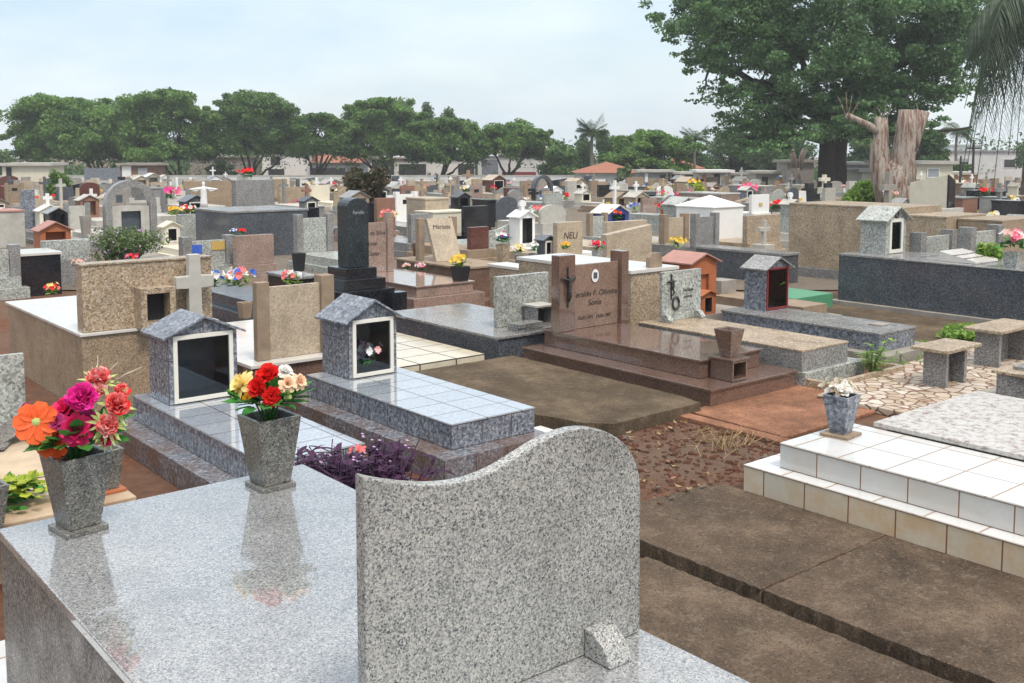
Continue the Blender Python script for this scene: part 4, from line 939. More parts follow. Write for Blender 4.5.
def mid(kind, x0, x1, yt, yb, mat, mat2, label, Z=None, t_=.12, land=None, **k):
    xc = (x0 + x1) / 2
    if Z is None:
        x, y = ground(xc, yb)
    else:
        p = at_depth(xc, 300, Z); x, y = p.x, Z
    f = y / F; r = rel_at(xc)
    zt = at_depth(xc, yt, y).z - gz(y)
    th = k.pop("th", t_)
    if kind in ('house', 'gable', 'housecross'): w = (x1 - x0) * f / (math.cos(r) + .85 * math.sin(r)) / 1.08
    elif kind in ('hip', ): w = (x1 - x0) * f / (math.cos(r) + math.sin(r))
    elif kind == 'block':
        L = k.get('L', 1.9); w = max(.3, ((x1 - x0) * f - (L + .2) * math.sin(r)) / math.cos(r))
    else: w = max(.2, ((x1 - x0) * f - th * math.sin(r)) / math.cos(r))
    u, v = UV(x, y)
    t = tombk(label, kind, u, v, w, max(.3, zt), mat, mat2, th=th, **k)
    PROT.append((x0, x1, yt, yt + (yb - yt if yb else 20) * .75, y))
    if land: LAND.append((xc, y, land))
    return t, u, v, w, zt, f
M_ = mid
# left third
M_('block', 6, 56, 250, 292, 'black_gran', 'whitestone', 'black granite box tomb with pale glossy top at the left', L=.55)
M_('pillars', -40, 20, 246, 300, 'grey_gran', 'pale_gran', 'pale speckled headstone with grey pillar cut by the left picture edge', rev=True)
M_('plate', 45, 91, 240, 285, 'pale_gran', 'grey_gran', 'pale grey headstone with small black plaque behind the black box tomb', rev=True, hb=.4)[0]
M_('gable', 35, 72, 222, 268, 'terracotta', 'roof_pink', 'bright orange gabled house tomb at the left', hb=.2, rev=True, land='orange gabled house tomb')
M_('plate', 23, 37, 190, 240, 'blue_plain', 'grey_gran', 'tall narrow blue-grey headstone pillar on steps at far left', th=.2, hb=.3)
M_('housecross', 36, 62, 205, 240, 'cream', 'white', 'cream niche tomb topped by a small white cross at far left')
M_('gable', 46, 69, 208, 248, 'black_gran', 'grey_gran', 'black gabled granite tomb just behind the orange gabled house tomb', hb=.25)
M_('pillars', 66, 91, 203, 242, 'grey_gran', 'cement_lt', 'beige panel between dark grey pillars left of the stone arch')
M_('gable', 76, 100, 195, 228, 'terra_dull', 'cement_lt', 'small red gabled tomb with pale roof left of the stone arch')
M_('block', -18, 20, 209, 246, 'cement_lt', 'roof_pink', 'grey box tomb with faded pink top at the left picture edge', L=.8)
M_('archway', 107, 157, 180, 252, 'grey_gran', 'cement_lt', 'tall grey stone arch tomb with square niche', hb=.2, land='stone arch')
M_('plate', 179, 214, 214, 250, 'pale_gran', 'cement', 'plain pale grey headstone right of the stone arch', rev=True, hb=.25)
M_('house', 160, 181, 222, 256, 'cream', 'cream', 'cream niche tomb with dark picture opening beside the stone arch', hb=.25)
M_('plate', 188, 234, 181, 214, 'tan_dark', 'tan_dark', 'wide ochre headstone behind the white Christ statue', Z=38, rev=True)
M_('block', 186, 292, 207, 252, 'dark_gran', 'grey_gran', 'wide dark slate-grey box tomb under the pale granite block', L=1.5, land='wide slate-grey box tomb')
M_('plate', 237, 279, 180, 215, 'grey_gran', 'grey_gran', 'large square pale-grey granite headstone above the slate-grey box tomb', Z=27.5, th=.3, hb=.6, L=.5, rev=True)
_pp = M_('pillars', 183, 236, 236, 285, 'grey_gran', 'pale_gran', 'speckled panel with blue picture and gold plate left of the brown panel', rev=True)
pp = _pp
for xo, mt, nm, dz in ((-.22, 'blue', 'picture', .02), (.16, 'gold', 'name_plate', .06)): MB().box(xo - .11, xo + .11, -.004, .008, pp[4] * .72 + dz - .07, pp[4] * .72 + dz + .07).build(nm, mt, pp[0].o)
M_('plate', 236, 276, 235, 284, 'pink_gran', 'pink_gran', 'plain pinkish-brown panel headstone left of the pale pillared headstone', rev=True, land='pinkish-brown panel')
M_('pillars', 296, 335, 214, 268, 'grey_gran', 'pale_gran', 'pale headstone between two grey pillars left of the obelisk', hb=.3, land='pale pillared headstone')
M_('plate', 299, 321, 208, 245, 'black_gran', 'cement', 'black headstone with gold plate behind the pale pillared headstone', rev=True)
M_('house', 299, 319, 197, 236, 'grey_gran', 'obelisk', 'small grey-green niche house behind the black headstone with gold plate', hb=.3)
M_('plate', 281, 313, 187, 214, 'tan_gran', 'tan_gran', 'tan headstone left of the dark red bush', Z=40, rev=True)
M_('plate', 311, 332, 185, 212, 'cream', 'cream', 'cream headstone left of the dark red bush', Z=43)
M_('plate', 275, 290, 179, 206, 'tan_dark', 'tan_dark', 'narrow ochre headstone behind the tan headstone left of the bush', Z=47)
M_('plate', 376, 397, 198, 246, 'terra_dull', 'pink_gran', 'reddish headstone right of the obelisk behind the flowers', rev=True, hb=.35, land='reddish headstone')
M_('plate', 361, 376, 203, 248, 'black_gran', 'black_gran', 'black nameplate headstone just right of the obelisk top')
M_('block', 402, 444, 197, 244, 'beige', 'beige', 'tall pale beige block tomb right of the reddish headstone', L=.6)
M_('plate', 410, 431, 214, 258, 'grey_gran', 'grey_gran', 'grey plate headstone in front of the pale beige block tomb', rev=True)
M_('block', 412, 466, 210, 246, 'cream', 'cream', 'cream wall tomb behind the tilted book-shaped stone', L=.5)
M_('plate', 463, 490, 206, 250, 'black_gran', 'black_gran', 'black headstone with white line drawing behind the wine-red slab', rev=True, land='black headstone with drawing')
M_('gable', 450, 471, 193, 226, 'black_gran', 'black_gran', 'black gabled tomb behind the cream wall tomb', hb=.3)
M_('block', 468, 497, 199, 230, 'black_gran', 'black_gran', 'black box tomb behind the black headstone with drawing', L=.6)
M_('plate', 469, 491, 227, 266, 'red_gran', 'sand', 'wine-red slab headstone right of the tilted book-shaped stone', rev=True)
M_('housecross', 508, 536, 211, 262, 'white', 'white', 'white niche tomb with tall white cross on its roof', land='white cross tomb')
M_('wave', 480, 535, 222, 262, 'pale_gran', 'pale_gran', 'pale rounded headstone in front of the white cross tomb', rev=True)
M_('house', 536, 554, 236, 272, 'dark_gran', 'dark_gran', 'small dark niche house with metal door left of the lettered headstone', hb=.25)
lt = M_('plate', 555, 585, 222, 272, 'beige', 'beige', 'sandy headstone with dark lettering left of the brown tomb pillars', rev=True, hb=.3, land='lettered sandy headstone')
text('NELI', .17, lt[0].o, (.0, -.004, .60), 'ink')
M_('block', 476, 538, 264, 306, 'tan_gran', 'whitestone', 'tan speckled block tomb with white top behind the low speckled headstone', L=.9)
M_('archway', 532, 553, 175, 214, 'dark_gran', 'grey_gran', 'grey tomb with slim dark metal arch in the middle distance', Z=45, land='slim dark arch')
M_('housecross', 573, 591, 190, 216, 'cream', 'cement_lt', 'cream gabled tomb behind the blue tomb', Z=42)
M_('gable', 590, 630, 205, 240, 'blue_paint', 'whitestone', 'navy blue gabled tomb with pale roof', hb=.15, land='navy blue tomb')
M_('pillars', 587, 609, 213, 250, 'sand', 'pale_gran', 'pale panel with sandy pillar in front of the navy blue tomb')
M_('slant', 604, 655, 226, 282, 'beige', 'beige', 'large plain beige headstone behind the brown right pillar', rev=True, hb=.3, th=.14, land='large beige headstone')
M_('plate', 605, 650, 221, 262, 'beige', 'beige', 'beige headstone just behind the large plain beige one', rev=True, hb=.3, th=.14)
hp = M_('hip', 676, 742, 195, 252, 'white', 'white', 'white tomb chapel with shallow hipped roof', land='white hipped chapel')
M_('pillars', 692, 720, 213, 262, 'grey_gran', 'grey_gran', 'grey lettered panel between two dark pillars before the white hipped chapel', rev=True, hb=.3, land='grey lettered panel')
M_('pillars', 661, 690, 214, 258, 'sand', 'beige', 'beige panel with brown side pillar left of the grey lettered panel', rev=True)
M_('block', 664, 760, 246, 276, 'dark_gran', 'grey_gran', 'long low dark grey tomb in front of the white hipped chapel', L=1.6)
M_('plate', 745, 782, 215, 258, 'tan_gran', 'tan_gran', 'tan speckled headstone right of the white hipped chapel', rev=True, land='tan speckled headstone')
M_('housecross', 779, 799, 200, 246, 'pale_gran', 'cement_lt', 'pale niche tomb with white cross left of the tan tomb wall')
M_('cross', 755, 771, 220, 268, 'cement_lt', 'sand', 'pale stone cross on a tan pedestal left of the tan tomb wall', hb=.25)
M_('step', 799, 814, 183, 215, 'black_gran', 'black_gran', 'stepped black granite monument left of the big tree trunk', Z=44)
M_('plate', 821, 834, 188, 216, 'cement_lt', 'cement', 'narrow pale upright slab behind the tan tomb wall', Z=36)
M_('cross', 876, 893, 172, 215, 'cement', 'cement', 'tall weathered cement cross before the cut tree trunk', Z=25, hb=.3)
px_ = at_depth(943, 300, 27.0); u_, v_ = UV(px_.x, 27.0); f_ = 27.0 / F; hs_ = at_depth(943, 175, 27.0).z - gz(27.0)
t = T('granite_tomb', 'tall cream slab tomb with slanted top and black granite front right of the cut tree', 'tomb', u_, v_)
MB().prism([(0, 0), (0, hs_), (1.05, hs_ - .22), (1.05, 0)], 0, .34, axis='x').build('tomb_body', 'cream', t.o, bevel=.004)
MB().prism([(-.004, 0), (.344, 0), (.344, hs_ - .16), (-.004, hs_ + .01)], -.05, -.002).build('front_panel', 'black_gran', t.o, bevel=.003)
MB().box(-.3, .65, -1.0, -.052, 0, .3).build('base', 'black_gran', t.o, bevel=.004)
LAND.append((935, 27.0, 'slanted cream slab')); PROT.append((918, 953, 178, 205, 27.0))
M_('block', 954, 990, 190, 214, 'black_gran', 'black_gran', 'long black granite tomb beyond the slanted cream slab', Z=42, L=1.0)
M_('block', 978, 1020, 200, 232, 'black_gran', 'black_gran', 'black granite box tomb near the palm trunk', Z=24, L=1.0)
M_('plate', 905, 920, 194, 214, 'black_gran', 'black_gran', 'small black headstone left of the slanted cream slab', Z=33)
M_('pillars', 915, 956, 231, 268, 'grey_gran', 'pale_gran', 'grey pillars with pale panel behind the open marble book', Z=14.6, rev=True, L=.8, hb=.12)
M_('pillars', 964, 1002, 226, 270, 'grey_gran', 'pale_gran', 'tall grey pillars with pale panel right of the open marble book', Z=14.1, rev=True, L=.8, hb=.12)
M_('block', 262, 310, 272, 302, 'black_gran', 'grey_gran', 'low black granite tomb left of the obelisk', L=.6)
M_('low', 196, 232, 282, 306, 'dark_gran', 'dark_gran', 'dark grey low tomb under the blue artificial flowers', hb=.3)
M_('plate', 497, 500, 0, 0, 'cement', 'cement', '', Z=9999) if False else None
# white Christ statue with spread arms
def christ(px, yt, yb, Z):
    p = at_depth(px, yb, Z); h = at_depth(px, yt, Z).z - p.z; s = h / 1.8
    t = TW('christ_statue', 'white Christ statue with outstretched arms on the slate-grey box tomb', 'statue', p, math.radians(8)); mb = MB()
    mb.lathe([(.28, 0), (.26, .3), (.22, .7), (.23, 1.05), (.25, 1.30), (.22, 1.42), (.09, 1.48), (.075, 1.52), (.10, 1.58), (.115, 1.68), (.09, 1.78), (.03, 1.82)], 0, 0, 14, sy=.62)
    o = mb.build('robe', 'white', t.o, smooth=True, uv=False)
    a = MB()
    for sg in (-1, 1): a.tube([(sg * .12, 0, 1.34), (sg * .45, -.02, 1.30), (sg * .80, -.03, 1.27), (sg * 1.0, -.03, 1.29)], [.13, .10, .085, .03], 8); a.tube([(sg * .35, 0, 1.27), (sg * .55, 0, 1.16), (sg * .78, -.02, 1.20)], [.10, .10, .06], 8)
    a.build('sleeve', 'white', o, smooth=True, uv=False)
    b = MB().box(-.3, .3, -.22, .22, -.10, -.002); b.build('plinth', 'cement_lt', t.o)
    t.o.scale = (s, s, s); return t
christ(204, 182, 207, 26.8)
# plaques and pictures as parts of their tombs: small panels in front
def panel(label, cat, x0, x1, y0, y1, Z, mat, name):
    a = at_depth((x0 + x1) / 2, y1, Z); f = Z / F; r = rel_at((x0 + x1) / 2)
    t = TW(name, label, cat, a, R); w = (x1 - x0) * f / math.cos(r); MB().box(-w / 2, w / 2, 0, .02, 0, (y1 - y0) * f).build('plate', mat, t.o); return t
def near_flowers():
    for (lb, px, py, Z, rpx, cols, leaf) in (
        ('blue and white artificial flowers left of the beige panel tomb', 210, 288, 12.2, 12, ['blue', 'white_p'], 'leaf_bouq'),
        ('blue, white and red artificial flowers leaning beside the beige left pillar', 238, 288, 12.3, 15, ['blue', 'white_p', 'coral'], 'leaf_bright'),
        ('pink rose with pale leaves on the low black granite tomb', 291, 284, 13.2, 10, ['coral', 'white_p'], 'leaf_bright'),
        ('yellow flowers in a tall grey vase left of the white hipped chapel', 677, 248, 19.5, 8, ['yellow'], 'leaf_bright'),
        ('white and red flowers in a terrazzo vase beside the wine-red slab', 503, 243, 17.5, 8, ['white_p', 'crimson', 'blue'], 'leaf_bouq'),
        ('white chrysanthemums in glass beside the terrazzo vase', 519, 254, 16.5, 7, ['white_p', 'cream_p'], 'leaf_bouq'),
        ('white chrysanthemums left of the small dark niche house', 533, 252, 16.8, 7, ['white_p'], 'leaf_bouq'),
        ('golden yellow flower cushion on the block behind the left brown pillar', 565, 250, 16.2, 6, ['gold_p', 'yellow'], 'leaf_bright'),
        ('dark red flowers in a pale vase between the brown pillars', 597, 250, 16.0, 7, ['crimson', 'red'], 'leaf_bouq'),
        ('orange-red flower ball before the navy blue tomb', 615, 220, 25.5, 8, ['orange', 'red'], 'leaf_bouq'),
        ('salmon and cream flowers behind the pinkish pillared tomb', 389, 222, 20.5, 9, ['coral', 'cream_p', 'pinkpale'], 'leaf_bouq'),
        ('pink lily flowers at the foot of the brown book-stone tomb', 421, 271, 15.3, 6, ['pink', 'white_p'], 'leaf_bouq'),
        ('white fabric flower on the tomb right of the obelisk', 406, 270, 15.6, 5, ['white_p', 'pinkpale'], 'leaf_bouq'),
        ('red flowers in a white vase left of the tan tomb wall', 762, 212, 30, 8, ['red', 'coral'], 'leaf_bouq'),
        ('salmon-red flowers in a second white vase left of the tan tomb wall', 777, 211, 30.4, 8, ['coral', 'red'], 'leaf_bouq'),
        ('magenta flower bunch beyond the white hipped chapel', 749, 196, 45, 9, ['pink', 'magenta'], 'leaf_bouq'),
        ('bright pink ribbon-like flowers right of the stone arch', 171, 200, 33, 9, ['pink', 'magenta'], 'leaf_bouq'),
        ('yellow artificial flowers beside the cream picture niche', 174, 216, 25, 7, ['yellow', 'gold_p'], 'leaf_bright'),
        ('red and white wreath of flowers above the plain pale headstone', 188, 214, 25.6, 7, ['red', 'white_p'], 'leaf_bright'),
        ('light blue flower on top of the speckled panel', 234, 234, 17.6, 4, ['blue', 'white_p'], 'leaf_bouq'),
        ('red flower on top of the pinkish-brown panel', 242, 234, 17.5, 4, ['red'], 'leaf_bouq'),
        ('small mixed red and cream flowers on the white tomb top at left', 52, 294, 14.0, 8, ['coral', 'cream_p', 'red'], 'leaf_bright'),
        ('lilac and cream artificial flowers at the left of the flowering bush', 103, 246, 17.5, 7, ['lilac', 'cream_p'], 'leaf_bright'),
        ('red blossoms at the foot of the flowering bush', 132, 263, 16.6, 7, ['red', 'pink'], 'leaf_bush'),
        ('pale pink dry flowers on the grey tomb behind the white top', 78, 267, 15.8, 6, ['pinkpale', 'dried'], 'leaf_dry'),
        ('red flowers on the top of the square pale-grey headstone', 247, 178, 27.6, 7, ['red'], 'leaf_bouq'),
        ('large pink lily bouquet at the right picture edge', 1014, 250, 12.5, 15, ['pink', 'pinkpale', 'white_p'], 'leaf_bouq'),
        ('red flowers beyond the slanted cream slab', 985, 196, 40, 6, ['red'], 'leaf_bouq')):
        p = at_depth(px, py, Z); bunch(lb, p.x, p.y, p.z, rpx * Z / F, cols, 34, leaf)
near_flowers()
def pxvase(label, px, yt, yb, Z, wpx, mat, plate=0):
    p = at_depth(px, yb, Z); h = at_depth(px, yt, Z).z - p.z; b = wpx * Z / F / 1.35
    u, v = UV(p.x, p.y); return make_vase('flower_vase', label, u, v, p.z - gz(p.y), h, b * .75, b, .1, mat, plate=plate)
pxvase('terrazzo vase holding white and red flowers beside the wine-red slab', 503, 244, 266, 17.5, 14, 'tan_gran')
pxvase('glass-grey vase of white chrysanthemums beside the terrazzo vase', 519, 255, 264, 16.5, 9, 'grey_gran')
pxvase('grey vase of white chrysanthemums left of the small dark niche house', 533, 253, 263, 16.8, 9, 'grey_gran')
pxvase('tall grey vase of yellow flowers left of the white hipped chapel', 677, 249, 264, 19.5, 11, 'grey_gran')
pxvase('white vase of red flowers left of the tan tomb wall', 762, 213, 224, 30, 8, 'white'); pxvase('second white vase holding salmon-red flowers left of the tan tomb wall', 777, 212, 224, 30.4, 10, 'white')
pxvase('tall black square vase on the low black granite tomb', 299, 253, 271, 14.2, 14, 'pot'); pxvase('grey vase of pink lilies at the right picture edge', 1012, 252, 270, 12.5, 20, 'pale_gran')
pxvase('wine-red square vase left of the book-stone tomb', 417, 243, 258, 18.0, 9, 'red_gran'); pxvase('brown wooden vase beside the beige left pillar', 245, 302, 318, 11.9, 16, 'sand')
pxvase('grey cement flower pot left of the stone arch', 86, 216, 234, 22, 12, 'cement'); pxvase('pale vase with dark red flowers between the brown pillars', 597, 251, 262, 16.0, 11, 'pale_gran')
# the flowering bush, dark red bush, small green shrubs
def pshrub(name, label, x0, x1, yt, yb, Z, mat, n, size, cat='shrub'):
    p = at_depth((x0 + x1) / 2, yb, Z); r = (x1 - x0) * .5 * Z / F; h = at_depth(512, yt, Z).z - p.z
    return shrub(name, label, p.x, p.y, r * .85, h, mat, n, size, cat, z=p.z)
b_ = pshrub('flowering_bush', 'loose grey-green flowering bush in front of the stone arch', 84, 178, 226, 268, 17.2, 'leaf_bush', 5200, .055)
fl = MB(); hh = .6
for k in range(60):
    c = Vector((random.gauss(0, .38), random.gauss(-.1, .3), random.uniform(.25, .68)))
    for q in range(4): a = q * PI / 2; petal(fl, c, (math.cos(a), -.4, math.sin(a)), (0, -1, .3), .02, .02)
fl.build('bloom', 'lilac', b_.o, uv=False)
pshrub('dark_bush', 'dark reddish-green bush standing among the tombs behind the obelisk', 340, 392, 166, 206, 36, 'leaf_wine', 5200, .16)
pshrub('clipped_tree', 'small round clipped green tree beside the cream mausoleum', 45, 70, 170, 196, 48, 'leaf_far', 2600, .13, 'tree')
pshrub('green_shrub', 'bright light-green shrub left of the cut tree trunk', 842, 884, 181, 212, 34, 'leaf_bright', 4200, .15)
pshrub('spiky_plant', 'pale yellow-green upright plant behind the white hipped chapel', 690, 706, 180, 204, 40, 'leaf_yel', 1100, .13, 'plant')
pshrub('green_plant', 'light green potted plant right of the open marble book', 980, 1002, 243, 266, 13.3, 'leaf_bright', 900, .07, 'plant')
pshrub('green_shrub', 'low green shrub by the palm trunk near the right edge', 1004, 1030, 218, 240, 22, 'leaf_bright', 1200, .09)
HAZE = .0008
# ================================================================ trees
def limb(mb, a, b, r0, r1, n=6, sag=.0, wob=.06, sides=7):
    a, b = Vector(a), Vector(b); L = (b - a).length; pts = []; rr = []
    for i in range(n + 1):
        q = i / n; p = a.lerp(b, q); w = math.sin(q * PI)
        p += Vector((random.gauss(0, wob), random.gauss(0, wob), random.gauss(0, wob * .6))) * L * .5 * w + Vector((0, 0, sag * L * w)); pts.append(p); rr.append(r0 + (r1 - r0) * q)
    mb.tube(pts, rr, sides); return pts
def raintree(label, xa, xb, yt, yb, tx, Z, mat='leaf_far', nleaf=20655, npad=33, size=.27, group='spreading trees beyond the cemetery wall', flat=.55):
    base = at_depth(tx, 300, Z); base.z = gz(Z) - .05
    t = TW('spreading_tree', label, 'tree', base, 0, group)
    hw = (xb - xa) * .5 * Z / F; xc = (xa + xb) * .5; pads = []
    for k in range(npad):
        e = -1 + 2 * ((k * .618034) % 1.0) + random.uniform(-.05, .05); e = max(-1, min(1, e)); px = xc + e * (xb - xa) * .46
        top = yt + (yb - yt) * (.05 + .42 * abs(e) ** 3)
        py = top + (yb - top) * random.choice((.05, .12, .25, .42, .6, .8)) * (1 - .1 * abs(e))
        d = random.uniform(-.8, .8) * hw * math.sqrt(max(.1, 1 - e * e))
        q = at_depth(px, py, Z) - base; pads.append(Vector((q.x, d, q.z)))
    tr = MB(); H0 = (at_depth(tx, yb, Z).z - base.z); fork = Vector((random.uniform(-.2, .2), 0, H0 * .50)); r0 = .30
    limb(tr, (0, 0, 0), fork, r0, r0 * .8, 4, 0, .02, 9)
    mains = []
    for k in range(5):
        tgt = pads[int((k + .5) * npad / 5)]; m_ = fork.lerp(tgt, .6); mains.append(limb(tr, fork, m_, r0 * .55, r0 * .26, 5, -.05, .06)[-1])
    for p in pads:
        m_ = min(mains, key=lambda q: (q - p).length); limb(tr, m_, p - Vector((0, 0, .2)), r0 * .22, r0 * .06, 4, .03, .08, 5)
    tr.build('trunk', 'bark_dark', t.o, smooth=True, uv=False)
    P_ = []
    for p in pads:
        rx = hw * random.uniform(.22, .36); rz = rx * flat * random.uniform(.65, 1.0)
        P_.append(blob(p, (rx, rx, rz), nleaf // npad))
        for j in range(3):
            q = p + Vector((random.gauss(0, rx * .7), random.gauss(0, rx * .7), random.uniform(-rz, rz) * .7)); P_.append(blob(q, (rx * .35, rx * .35, rz * .55), nleaf // npad // 4))
    # leaves filling the dome between the pads, with gaps
    n_ = int(nleaf * 1.1); cz = at_depth(xc, yb - (yb - yt) * .30, Z); ctr = np.array(cz - base); rz_ = (yb - yt) * .70 * Z / F
    q = rng.normal(size=(n_ * 2, 3)); q[:, 2] = np.abs(q[:, 2]) * 1.0 - .25; q /= np.linalg.norm(q, axis=1)[:, None]; q *= rng.uniform(.72, .98, size=(n_ * 2, 1))
    q = ctr + q * np.array([hw * .95, hw * .8, rz_]); ph = rng.uniform(0, 6, 3)
    g_ = np.sin(q[:, 0] * 1.9 + ph[0]) + np.sin(q[:, 1] * 1.7 + ph[1]) + np.sin(q[:, 2] * 3.1 + q[:, 0] * 1.3 + ph[2]) + rng.normal(0, .5, len(q))
    P_.append(q[g_ > .3])
    leafmesh('crown', np.concatenate(P_), size, mat, t.o, .7, .7); return t
raintree('broad flat-topped tree at the far left with a leaning dark trunk', 16, 135, 97, 166, 108, 104, nleaf=34425, npad=47)
raintree('tall airy tree right of the leftmost broad tree with sky showing through', 113, 214, 86, 172, 183, 102, nleaf=27540, npad=44, flat=.45)
raintree('dense dark dome-shaped tree behind the square pale-grey headstone', 204, 304, 91, 164, 256, 103, 'leaf_far2', 23800, 47)
raintree('low tree with a forked trunk left of the dark red bush', 292, 350, 112, 160, 320, 100, 'leaf_far2', 11900, 28)
raintree('bright broad tree behind the dark red bush', 335, 424, 97, 166, 386, 106, nleaf=32130, npad=44)
raintree('rounded dark tree standing before the black gate and white wall', 402, 484, 117, 166, 443, 101, 'leaf_far2', 20400, 39)
raintree('smaller domed tree left of the tiled-roof house with a forked trunk', 470, 548, 122, 162, 508, 104, nleaf=18360, npad=33)
raintree('spreading tree directly behind the navy blue tomb and low chapels', 606, 690, 131, 182, 652, 96, nleaf=25245, npad=39)
def bushytree(label, x0, x1, yt, yb, Z, mat, n, size=.32, name='bushy_tree', group='dense trees along the far edge', trunk=True):
    xc = (x0 + x1) / 2; base = at_depth(xc, 300, Z); base.z = gz(Z); t = TW(name, label, 'tree', base, 0, group)
    hw = (x1 - x0) * .5 * Z / F; zt = at_depth(xc, yt, Z).z - base.z; zb = max(.2, at_depth(xc, yb, Z).z - base.z)
    tr = MB(); limb(tr, (0, 0, 0), (0, 0, (zb + zt) * .5), hw * .09, hw * .04, 4, 0, .02)
    P_ = []
    for k in range(22):
        q = random.uniform(0, 1); w = hw * (1 - .75 * q ** 2.2) * .72; c = Vector((random.uniform(-w, w), random.uniform(-w, w), zb + (zt - zb) * (.12 + .72 * q)))
        limb(tr, (0, 0, zb * .8 + .3 * c.z), c, hw * .035, hw * .01, 3, 0, .05, 5)
        P_.append(blob(c, (hw * .36, hw * .36, (zt - zb) * .15), n // 22))
    tr.build('trunk', 'bark_dark', t.o, smooth=True, uv=False); leafmesh('crown', np.concatenate(P_), size, mat, t.o, .6, .7); return t
for a in (('tallest pointed tree showing above the broad trees, left of the three', 393, 420, 92, 160, 122, 'leaf_for', 3200), ('middle pointed tree showing above the broad trees', 415, 441, 97, 160, 123, 'leaf_for', 3000), ('right pointed tree showing above the broad trees', 437, 461, 100, 160, 121, 'leaf_for', 3000),
          ('bushy green tree left of the tiled-roof house', 536, 584, 138, 184, 100, 'leaf_far2', 6500), ('tall dark trees mass behind the tiled-roof house left part', 568, 598, 134, 182, 112, 'leaf_for', 4200), ('dark tree behind the palm and tiled-roof house', 590, 616, 128, 182, 114, 'leaf_for', 4200),
          ('dark far tree left of the slim far palm', 660, 716, 146, 184, 108, 'leaf_for', 5000), ('dark far tree behind the white hipped chapel', 694, 766, 128, 188, 112, 'leaf_for', 12000), ('dark far tree left of the big tree trunk', 735, 815, 116, 190, 108, 'leaf_for', 14000),
          ('dark far tree right behind the big tree trunk', 826, 905, 112, 188, 100, 'leaf_for', 14000), ('dense green tree above the cream flat-roofed building', 885, 956, 128, 178, 84, 'leaf_for', 9000),
          ('pale green low tree at the far left edge', -14, 28, 148, 184, 118, 'leaf_far', 3600), ('second low green tree at the far left', 24, 76, 154, 184, 120, 'leaf_far', 4200), ('low green tree between the two leftmost broad trees', 128, 176, 152, 184, 122, 'leaf_far', 3600),
          ('small bush on the wall beyond the stone arch', 206, 240, 160, 180, 108, 'leaf_for', 2400), ('far tree at the right edge behind the white building', 1004, 1044, 136, 176, 120, 'leaf_for', 3000), ('ochre-leaved palm-like shrub beside the tiled-roof house', 612, 634, 162, 188, 88, 'leaf_bush', 1600)):
    bushytree(*a)
# the big old tree on the right
BZ = 60.0
base = at_depth(829, 300, BZ); base.z = gz(BZ) - .05
t = TW('big_tree', 'huge dark spreading tree filling the upper right with a thick trunk', 'tree', base)
LAND.append((829, BZ, 'huge dark tree trunk'))
CL = [(cx + max(0, 735 - cx) * .28, cy, rx, ry) for cx, cy, rx, ry in [(690, 26, 26, 14), (712, 12, 34, 18), (716, 48, 30, 13), (698, 58, 22, 9), (745, 22, 36, 20), (752, 62, 32, 14), (780, 12, 40, 20), (788, 48, 38, 18), (770, 86, 26, 10), (820, 20, 42, 22), (826, 60, 40, 18), (860, 12, 42, 22), (868, 50, 40, 18),
      (900, 18, 40, 22), (905, 58, 36, 16), (935, 30, 34, 18), (940, 66, 28, 13), (962, 14, 30, 20), (905, 88, 30, 10), (860, 86, 34, 12), (815, 92, 34, 12), (735, 92, 24, 8), (712, 90, 18, 7), (702, 100, 14, 4), (760, 108, 30, 9), (790, 116, 32, 10),
      (742, 122, 24, 7), (728, 132, 20, 5), (765, 132, 26, 8), (800, 134, 26, 7), (850, 108, 30, 9), (888, 106, 24, 8), (918, 98, 22, 8), (955, 88, 22, 8), (722, 70, 12, 5), (880, 124, 26, 8), (905, 118, 18, 6), (830, 122, 30, 9), (755, 144, 22, 6), (968, 50, 20, 12),
      (730, -14, 46, 18), (780, -24, 60, 20), (840, -26, 60, 22), (900, -22, 50, 22), (950, -10, 36, 18), (700, -2, 26, 12)]]
tr = MB(); fk = Vector((.1, 0, 5.2))
limb(tr, (-.30, 0, 0), (-.35, 0, 4.6), .58, .42, 5, 0, .01, 12); limb(tr, (.30, .1, 0), (.45, .1, 5.6), .55, .40, 5, 0, .01, 12)
P_ = []; hubs = []
for (hx, hy) in ((720, 60), (760, 95), (800, 50), (850, 40), (900, 70), (940, 45), (870, 100)):
    q = at_depth(hx, hy, BZ) - base; q.y = random.uniform(-3.5, 3.5); src = Vector((-.25, 0, 4.4)) if hx < 815 else Vector((.55, .1, 5.2))
    hubs.append(limb(tr, src, q, .36, .13, 8, .06, .05, 8)[-1])
for (cx, cy, rx, ry) in CL:
    for j in range(3):
        c = at_depth(cx + random.gauss(0, rx * .25), cy + random.gauss(0, ry * .25), BZ) - base; c.y = random.uniform(-1, 1) * 6.0 * max(.15, 1 - abs(cx - 822) / 190)
        k = BZ / F
        if j == 0:
            hb = min(hubs, key=lambda q: (q - c).length); limb(tr, hb, c, .10, .02, 5, .03, .08, 5)
        dn = .4 if (cy > 84 and cx < 765) else (.65 if cx < 725 or cx > 940 else 1.0)
        P_.append(blob(c, (rx * k * .8, rx * k * .8, ry * k * 1.15), int(rx * ry * 1.3 * dn)))
        for jj in range(7):
            d = Vector((random.gauss(0, rx * k * .75), random.gauss(0, rx * k * .6), random.gauss(0, ry * k * 1.0))); s_ = random.uniform(.2, .38)
            P_.append(blob(c + d, (rx * k * s_, rx * k * s_, ry * k * s_ * 1.2), int(rx * ry * .34 * dn)))
limb(tr, (.55, .1, 3.9), at_depth(972, 127, BZ) - base, .2, .06, 8, -.03, .04, 6); limb(tr, (-.3, 0, 3.2), at_depth(742, 138, BZ) - base, .26, .07, 8, .05, .05, 6)
tr.build('trunk', 'bark_dark', t.o, smooth=True, uv=False)
leafmesh('crown', np.concatenate(P_), .20, 'leaf_big', t.o, .15, .6)
